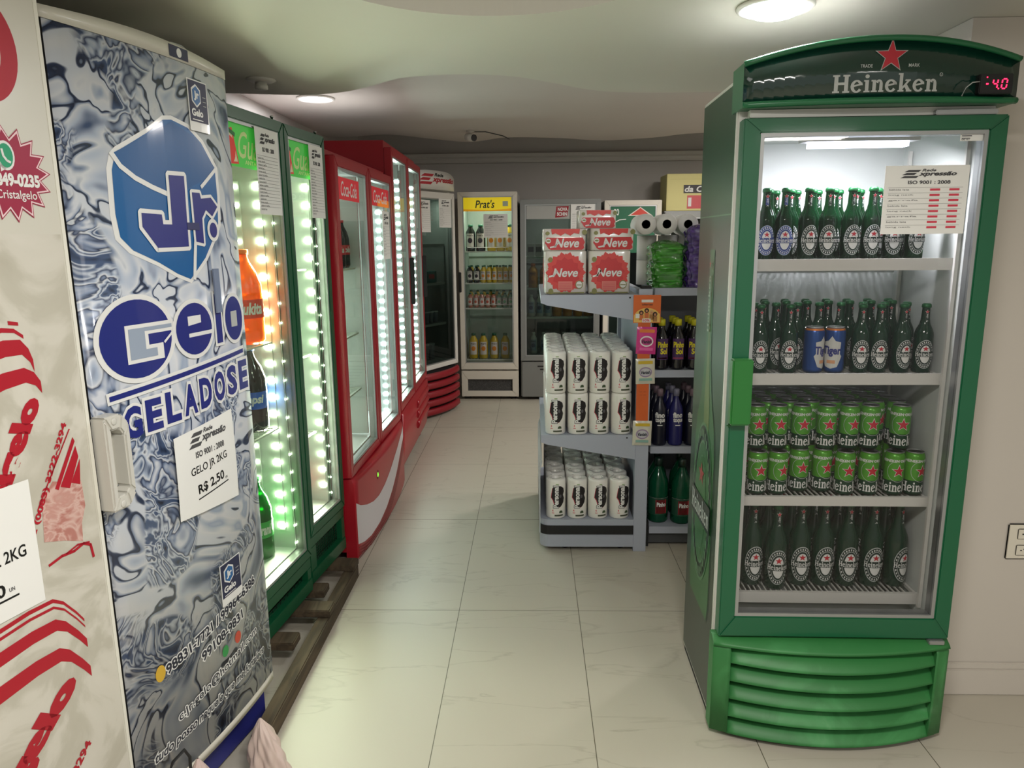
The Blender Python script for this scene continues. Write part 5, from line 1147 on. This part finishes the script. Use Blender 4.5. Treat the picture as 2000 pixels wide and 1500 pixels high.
# ------------------------------------------------------------------ paper rolls and packs
TISS = mat('tissue', (216, 214, 208), .75); TISS2 = mat('tissue_film', (238, 236, 230), .3, coat=.4); BLOB = mat('blob_black', (30, 26, 28), .5); RSH = mat('blob_red', (190, 60, 80), .5)
def paper_roll():
    t = empty('paper_towel_roll', cat='paper roll'); r = .0495; h = .203
    MB().lathe([(r * .93, 0), (r, .006), (r, h - .012), (r * .96, h - .003), (r * .80, h), (r * .45, h - .001), (r * .40, h - .004), (r * .38, h - .03)], 26).build('roll_body', TISS2, t)
    b = MB()
    for k in range(3): b.tube([(r * (.55 + .13 * k) * math.cos(a * math.pi / 6 + k), r * (.5 + .13 * k) * math.sin(a * math.pi / 6 + k), h + .001) for a in range(3 + k)], .0018, 5)
    b.lathe([(r * .30, h - .018), (r * .05, h - .018)], 12); b.build('film_folds', TISS2, t)
    p = Print(cyl_surf(r), .008, .0005)
    blob = [(x * 1.22 + .003, z * 1.06 - .006) for x, z in [(-.024, .130), (-.020, .158), (-.006, .168), (.012, .166), (.026, .155), (.030, .138), (.024, .122), (.030, .105), (.026, .085), (.014, .066), (-.004, .060), (-.012, .078), (-.018, .10), (-.026, .112)]]
    p.poly([(x - .003, z - .0025) for x, z in blob], RSH, 1); p.poly(blob, BLOB, 2)
    p.quadmap(text_geo('Personal', .045), [(.008, .058), (.008, .172), (-.018, .172), (-.018, .058)], TEXTW, 4); p.quadmap(text_geo('Personal', .11), [(.008, .058), (.008, .172), (-.018, .172), (-.018, .058)], BLOB, 3, text_geo('Personal', .045))
    p.poly(ell(.017, .118, .006, .009, 10), mat('blob_grey', (90, 88, 92), .5), 3); p.rect(-.006, .008, .178, .182, mat('lime_text', (120, 160, 80), .5), 2)
    p.text('4', -.024, -.018, .038, .050, REDINK, 2, .02); p.rect(-.026, -.014, .030, .033, REDINK, 2); p.poly([(.010, .030), (.030, .030), (.028, .040), (.020, .044), (.012, .040)], mat('seal_green', (60, 78, 50), .5), 2); p.rect(-.012, .032, .014, .022, mat('bar_olive', (70, 76, 58), .5), 2)
    p.build('label', t); return t
PR = Proto(paper_roll()); cols = (.112, .219, .324, .431)
for r_ in range(7):
    for i, x_ in enumerate(cols): PR.put((x_ + random.uniform(-.002, .002), GY + .057 + .103 * r_, .1687), R(random.uniform(-10, 10) + (3 * i)), 'paper towel roll on bottom of end display, %s row, %s from left' % (ORD[r_], ORD[i]), 'paper towel rolls')
for L in range(2):
    for r_ in range(7):
        for i, x_ in enumerate(cols): PR.put((x_ + random.uniform(-.0015, .0015), GY + .057 + .103 * r_, .6017 + .2045 * L), R(random.uniform(-8, 8) + (8 if (L and i == 0) else 2 * i)), 'paper towel roll, middle shelf, %s layer, %s row, %s from left' % (('lower', 'upper')[L], ORD[r_], ORD[i]), 'paper towel rolls')
# toilet paper packs with the red flower
PKW = mat('pack_film', (220, 214, 206), .25, coat=.5); PKR = mat('pack_red', (196, 30, 34), .35, coat=.4); PKR2 = mat('pack_red_light', (210, 56, 50), .35, coat=.4); OLIVE = mat('pack_olive', (130, 128, 72), .4)
def pack(w, d, h, kind):
    t = empty('toilet_paper_pack', cat='toilet paper'); b = MB()
    def side(a): return (math.cos(a), math.sin(a))
    N_ = 48
    prof = [(0.96, 0), (1, .03), (1, .97), (.965, 1)]
    def R_(k, s_): 
        a = 2 * math.pi * k / N_; c, s = math.cos(a), math.sin(a); e = .22
        x = math.copysign(abs(c) ** e, c) * w / 2 * s_; y = math.copysign(abs(s) ** e, s) * d / 2 * s_
        if kind == 'tall': 
            y *= 1 - .03 * math.exp(-(x / (w * .04)) ** 2)
        return x, y
    bb0 = len(b.v)
    for s_, z in prof:
        for k in range(N_): x, y = R_(k, s_); b.v.append((x, y, z * h + random.uniform(-.0008, .0008)))
    for i in range(3):
        for k in range(N_): k2 = (k + 1) % N_; b.face([bb0 + i * N_ + k, bb0 + i * N_ + k2, bb0 + (i + 1) * N_ + k2, bb0 + (i + 1) * N_ + k], 0, True)
    b.face([bb0 + k for k in range(N_)][::-1]); b.face([bb0 + 3 * N_ + k for k in range(N_)])
    b.build('wrapped_rolls', PKW, t)
    p = Print(plane_y(-d / 2 - .0005), None, .0008); fr = w * .44
    if kind == 'tall':
        cz_ = h * .50
        def petals(n, r1, r2, off=0, ax=.0): return [((r1 if i % 2 == 0 else r2) * math.cos(R(180 / n * i + off)) * 1.0, cz_ + (r1 if i % 2 == 0 else r2) * math.sin(R(180 / n * i + off)) * 1.02) for i in range(2 * n)]
        p.poly(petals(14, .096, .080), PKR2, 1); p.poly(petals(14, .088, .074, 12), PKR2, 2); p.poly(petals(12, .072, .060, 5), PKR, 3)
        wz0, wz1 = h * .40, h * .60; p.rect(-.035, .032, h * .09, h * .30, mat('pack_pink', (214, 120, 110), .4), 4)
        for k in range(4): p.rect(-.030, .026, h * (.13 + .04 * k), h * (.138 + .04 * k), REDINK, 5)
        p.poly(ell(.064, h * .22, .018, .020, 18), OLIVE, 4); p.poly(ell(.064, h * .22, .014, .016, 18), TEXTW, 5); p.rect(.052, .076, h * .205, h * .225, OLIVE, 6)
        p.poly(ell(-.072, h * .80, .011, .012, 16), OLIVE, 4); p.rect(-w * .46, w * .44, .004, .010, OLIVE, 4); p.poly(ell(-.070, .014, .012, .014, 16), OLIVE, 5)
        p.text('Neve', -.062, .058, wz0, wz1, TEXTW, 6, .025, .25); p.polys(strip([(-.078, wz0 + .002), (-.055, wz0 + .008), (-.04, wz0 + .03)], .008), TEXTW, 6)
        ps = Print(lambda x, z, l: (-w / 2 - .0005 - l, x, z), None, .0008)
        for (yy, zz, rr) in ((-.02, .5, .06), (.02, .3, .045), (-.03, .25, .03), (.03, .7, .035)): ps.poly([(yy + rr * (1 if i % 2 == 0 else .7) * math.cos(R(15 * i)), h * zz + rr * (1 if i % 2 == 0 else .7) * math.sin(R(15 * i))) for i in range(24)], PKR2, 1)
        ps.build('side_print', t)
    else:
        p.poly([(-w * .36, h * .10), (-w * .30, .003), (w * .40, .003), (w * .46, h * .12), (w * .44, h * .25), (w * .47, h * .38), (w * .42, h * .60), (-w * .40, h * .60), (-w * .44, h * .35), (-w * .40, h * .24)], PKR, 1)
        p.poly([(-w * .30, h * .99), (w * .36, h * .99), (w * .34, h * .76), (w * .22, h * .80), (w * .14, h * .68), (w * .02, h * .80), (-w * .08, h * .68), (-w * .2, h * .80), (-w * .28, h * .74)], PKR2, 1)
        p.poly(ell(-w * .38, h * .80, .010, .009, 14), OLIVE, 2); p.poly(ell(w * .46, h * .84, .012, .012, 14), OLIVE, 2); p.poly(ell(-w * .36, h * .45, .012, .011, 14), TEXTW, 2); p.poly(ell(-w * .36, h * .45, .009, .004, 14), OLIVE, 3)
        p.text('Neve', -w * .22, w * .34, h * .14, h * .56, TEXTW, 3, .025, .25); p.polys(strip([(-w * .32, h * .15), (-w * .22, h * .19), (-w * .13, h * .36)], .007), TEXTW, 3)
    p.build('printed_design', t); return t
PT = Proto(pack(.200, .20, .203, 'tall')); PS = Proto(pack(.205, .20, .100, 'flat')); GN = 'toilet paper packs with red flower'
PT.put((.156, GY + .165, 1.2782), R(1), 'white and red toilet paper pack standing on top shelf, left one', GN); PT.put((.366, GY + .165, 1.2782), R(-1), 'white and red toilet paper pack standing on top shelf, right one', GN)
PS.put((.152, GY + .160, 1.4822), R(-1), 'flat red toilet paper pack lying on the left standing pack', GN); PS.put((.372, GY + .160, 1.4822), R(2), 'flat red toilet paper pack lying on the right standing pack', GN)
PS.put((.306, GY + .175, 1.5832), R(1), 'smaller-looking red toilet paper pack at the very top of the stack', GN, (.86, .86, .84))
# cleaning products on the aisle shelves
def cleaner(name, body, cap, r, h, label, lw, lc, capm2=None, neck=.3, cat='bottle'):
    t = empty(name, cat=cat)
    MB().lathe([(r * .85, .001), (r * .9, 0), (r, .008), (r, h * .58), (r * .92, h * .66), (r * .45, h * .80), (r * neck, h * .86), (r * neck, h * .90)], 20).build('bottle_body', body, t)
    MB().lathe([(r * (neck + .12), h * .87), (r * (neck + .12), h * .985), (r * neck, h), (.0005, h)], 16).build('cap', cap, t)
    p = Print(cyl_surf(r), .008, .0006)
    for (s_, x0_, x1_, z0_, z1_, m) in label: 
        if s_ is None: p.rect(x0_ * r, x1_ * r, z0_ * h, z1_ * h, m, 1)
        else: p.text(s_, x0_ * r, x1_ * r, z0_ * h, z1_ * h, m, 2, .04)
    p.build('label', t); return t
PIN = mat('pine_black', (14, 12, 20), .12, coat=.5); YCAP = mat('cap_yellow', (205, 200, 40), .4); YT = mat('label_yellow', (222, 208, 30), .5); PUR = mat('label_purple', (70, 40, 90), .5)
PPI = Proto(cleaner('pine_cleaner_bottle', PIN, YCAP, .036, .245, [(None, -.85, .85, .20, .62, PUR), ('Pinho', -.7, .75, .44, .56, YT), ('Sol', -.35, .6, .31, .43, YT), (None, -.7, .7, .215, .245, mat('label_pinkbar', (180, 70, 100), .5))], 0, 0, None, .36))
for r_ in range(3):
    for i in range(5): PPI.put((.630 + .079 * i, 3.545 + .078 * r_, .9057), R(random.uniform(-8, 8)), 'dark cleaner bottle with yellow cap, %s row, %s from left' % (ORD[r_], ORD[i]), 'pine cleaner bottles')
def deter(name, col, capc, lm): return cleaner(name, mat('deter_' + name, col, .3), mat('dcap_' + name, capc, .4), .036, .285, [('fino', -.65, .7, .50, .60, lm), ('toque', -.6, .75, .40, .50, lm), (None, -.3, .4, .36, .375, lm)], 0, 0)
PD1 = Proto(deter('blue_detergent_bottle', (36, 36, 96), (120, 120, 140), TEXTW)); PD2 = Proto(deter('dark_detergent_bottle', (16, 18, 36), (120, 100, 110), TEXTW)); PD3 = Proto(deter('white_detergent_bottle', (190, 185, 165), (190, 185, 170), DN))
for r_ in range(3):
    for i, P in enumerate((PD2, PD1, PD2, PD3, PD3)): P.put((.632 + .080 * i - .006 * r_, 3.545 + .078 * r_, .5207), R(random.uniform(-8, 8)), '%s cleaning bottle, third shelf, %s row, %s from left' % (('dark', 'blue', 'dark', 'white', 'white')[i], ORD[r_], ORD[i]), 'cleaning bottles on the third shelf')
GBT = tintmat('green_disinfectant', (10, 84, 56), (30, 140, 90), .3, .12); LB2 = mat('label_red2', (180, 40, 56), .5); LB3 = mat('label_green_dark', (20, 70, 50), .5)
PG2 = Proto(cleaner('disinfectant_bottle', GBT, mat('cap_dark_green', (14, 40, 30), .4), .052, .335, [(None, -1.3, 1.3, .13, .40, LB3), (None, -.5, .6, .15, .37, LB2), ('Pinho', -.4, .5, .26, .33, TEXTW), (None, -1.3, 1.3, .39, .40, TEXTW)], 0, 0, None, .26)); PG3 = Proto(cleaner('bleach_bottle', mat('bleach_white', (186, 190, 188), .4), mat('cap_black', (20, 20, 24), .4), .055, .335, [(None, -1.2, 1.2, .13, .30, mat('label_navy', (40, 40, 90), .5)), ('Q', -.3, .3, .16, .27, LB2)], 0, 0, None, .26))
for r_ in range(2):
    for i in range(4): (PG2 if i < 2 else PG3).put((.640 + .115 * i + (.012 if r_ else 0), 3.548 + (-.0 if i == 1 else .018) + .125 * r_, .1107), R(random.uniform(-10, 10)), '%s bottle, bottom shelf, %s row, %s from left' % (('large green disinfectant', 'large white bleach')[i // 2], ORD[r_], ORD[i]), 'large bottles on the bottom shelf')
def bag_pack(name, m, w, d, h, n, label, loc, cat):
    t = empty(name, loc, 0, label, cat); b = MB()
    rnd = random.Random(3)
    def S(u, v):
        a = 2 * math.pi * u; c, s = math.cos(a), math.sin(a); e = .35; k = 1 - .07 * abs(math.sin(math.pi * n * v)) ** .6 * (1 if 0 < v < 1 else 1)
        if v > .9: k *= 1 - ((v - .9) / .1) ** 2 * .35
        if v < .04: k *= .93 + v
        wob = .003 * math.sin(9 * a + 14 * v) + .003 * math.sin(5 * a - 31 * v)
        return (math.copysign(abs(c) ** e, c) * (w / 2) * k + wob, math.copysign(abs(s) ** e, s) * (d / 2) * k + wob, v * h)
    b.grid(S, 56, 70); o = b.build('bags', m, t); q = MB(); q.grid(lambda u, v: ((u - .5) * w * .62, (v - .5) * d * .62, h * .9 + .008 + h * .1 * (1 - ((u - .5) ** 2 + (v - .5) ** 2) * 1.6) + .003 * math.sin(20 * u + 13 * v)), 12, 12); q.build('film_top', m, t)
    return t
def film_mat(name, c):
    m = ramp_mat(name, [(0, [v * .45 for v in c]), (.45, [v * .8 for v in c]), (.6, c), (1, [min(255, v * 1.25 + 20) for v in c])], 9, 2, 5, .22, .8, (1, 1, 5)); return m
bag_pack('garbage_bag_pack', film_mat('film_green', (62, 150, 40)), .160, .20, .215, 7, 'clear-wrapped pack of folded green bags on the top aisle shelf', (.650, 3.625, 1.3026), 'bag pack')
bag_pack('garbage_bag_pack', film_mat('film_purple', (84, 56, 140)), .165, .13, .290, 9, 'clear-wrapped pack of folded purple bags, right of the green pack', (.819, 3.590, 1.3026), 'bag pack')
def trolls(loc, n, label, rows=1):
    t = empty('toilet_roll_pack', loc, 0, label, 'toilet paper'); r = .050
    for k in range(n):
        b = MB(); b.lathe([(r * .42, .0), (r * .95, .0), (r, .006), (r, .195), (r * .95, .20), (r * .42, .20), (r * .42, 0)], 28); b.v = [(x + .1 * k, z_ - .1, y + r) for x, y, z_ in b.v]; b.build('roll', TISS, t, fixn=True)
    return t
# support stack behind the bags for the loose rolls
sb = empty('toilet_paper_stack', (.75, 3.800, 1.3026), 0, 'plain wrapped stack of toilet rolls behind the green bags', 'toilet paper')
b = MB()
for k in range(4):
    for j in range(2): b.lathe([(.05, 0), (.05, .123), (.02, .123)], 20, -.165 + .105 * k, 0, cz=.1242 * j)
b.build('rolls', TISS, sb)
trolls((.549, 3.70, 1.5513), 2, 'pack of two white toilet rolls lying above the green bags'); trolls((.765, 3.768, 1.5513), 1, 'single white toilet roll lying behind the top of the purple bags')
# ------------------------------------------------------------------ bags and scraps at the lower left
def crumple(name, loc, w, d, h, m, label, seed, lean=0):
    t = empty(name, loc, 0, label, 'plastic bag'); rnd = random.Random(seed); ph = [rnd.uniform(0, 6) for _ in range(6)]
    def S(u, v):
        a = 2 * math.pi * u; k = (1 - v ** 2.6) * .9 + .03; f = 1 + .13 * math.sin(3 * a + ph[0] + 4 * v) + .10 * math.sin(7 * a + ph[1] - 9 * v) + .06 * math.sin(13 * a + ph[2] + 14 * v)
        return (w / 2 * k * f * math.cos(a) + lean * v, d / 2 * k * f * math.sin(a), h * v)
    b = MB(); b.grid(S, 72, 26); b.build('bag', m, t); return t
PBAG = mat('bag_pale', (210, 190, 182), .45)
crumple('plastic_bag', (-.765, 1.835, 0), .11, .10, .20, PBAG, 'pale pinkish plastic bag standing at the foot of the ice-print freezer', 4, -.02)
crumple('plastic_bag', (-.80, 1.50, .0), .14, .16, .335, mat('bag_rose', (198, 176, 170), .35, coat=.3), 'crumpled rosy plastic bag at the bottom left corner', 9)
st2 = empty('bag_strap', (-.83, 1.42, .36), R(70), 'thin black strap loop at the bottom left in front of the freezer', 'strap')
MB().tube([(-.055, -.02, -.06), (-.04, -.03, .0), (-.01, -.032, .045), (.025, -.03, .05), (.04, -.028, .02), (.038, -.026, -.05)], .0035, 8).build('strap_band', BLACKM, st2)
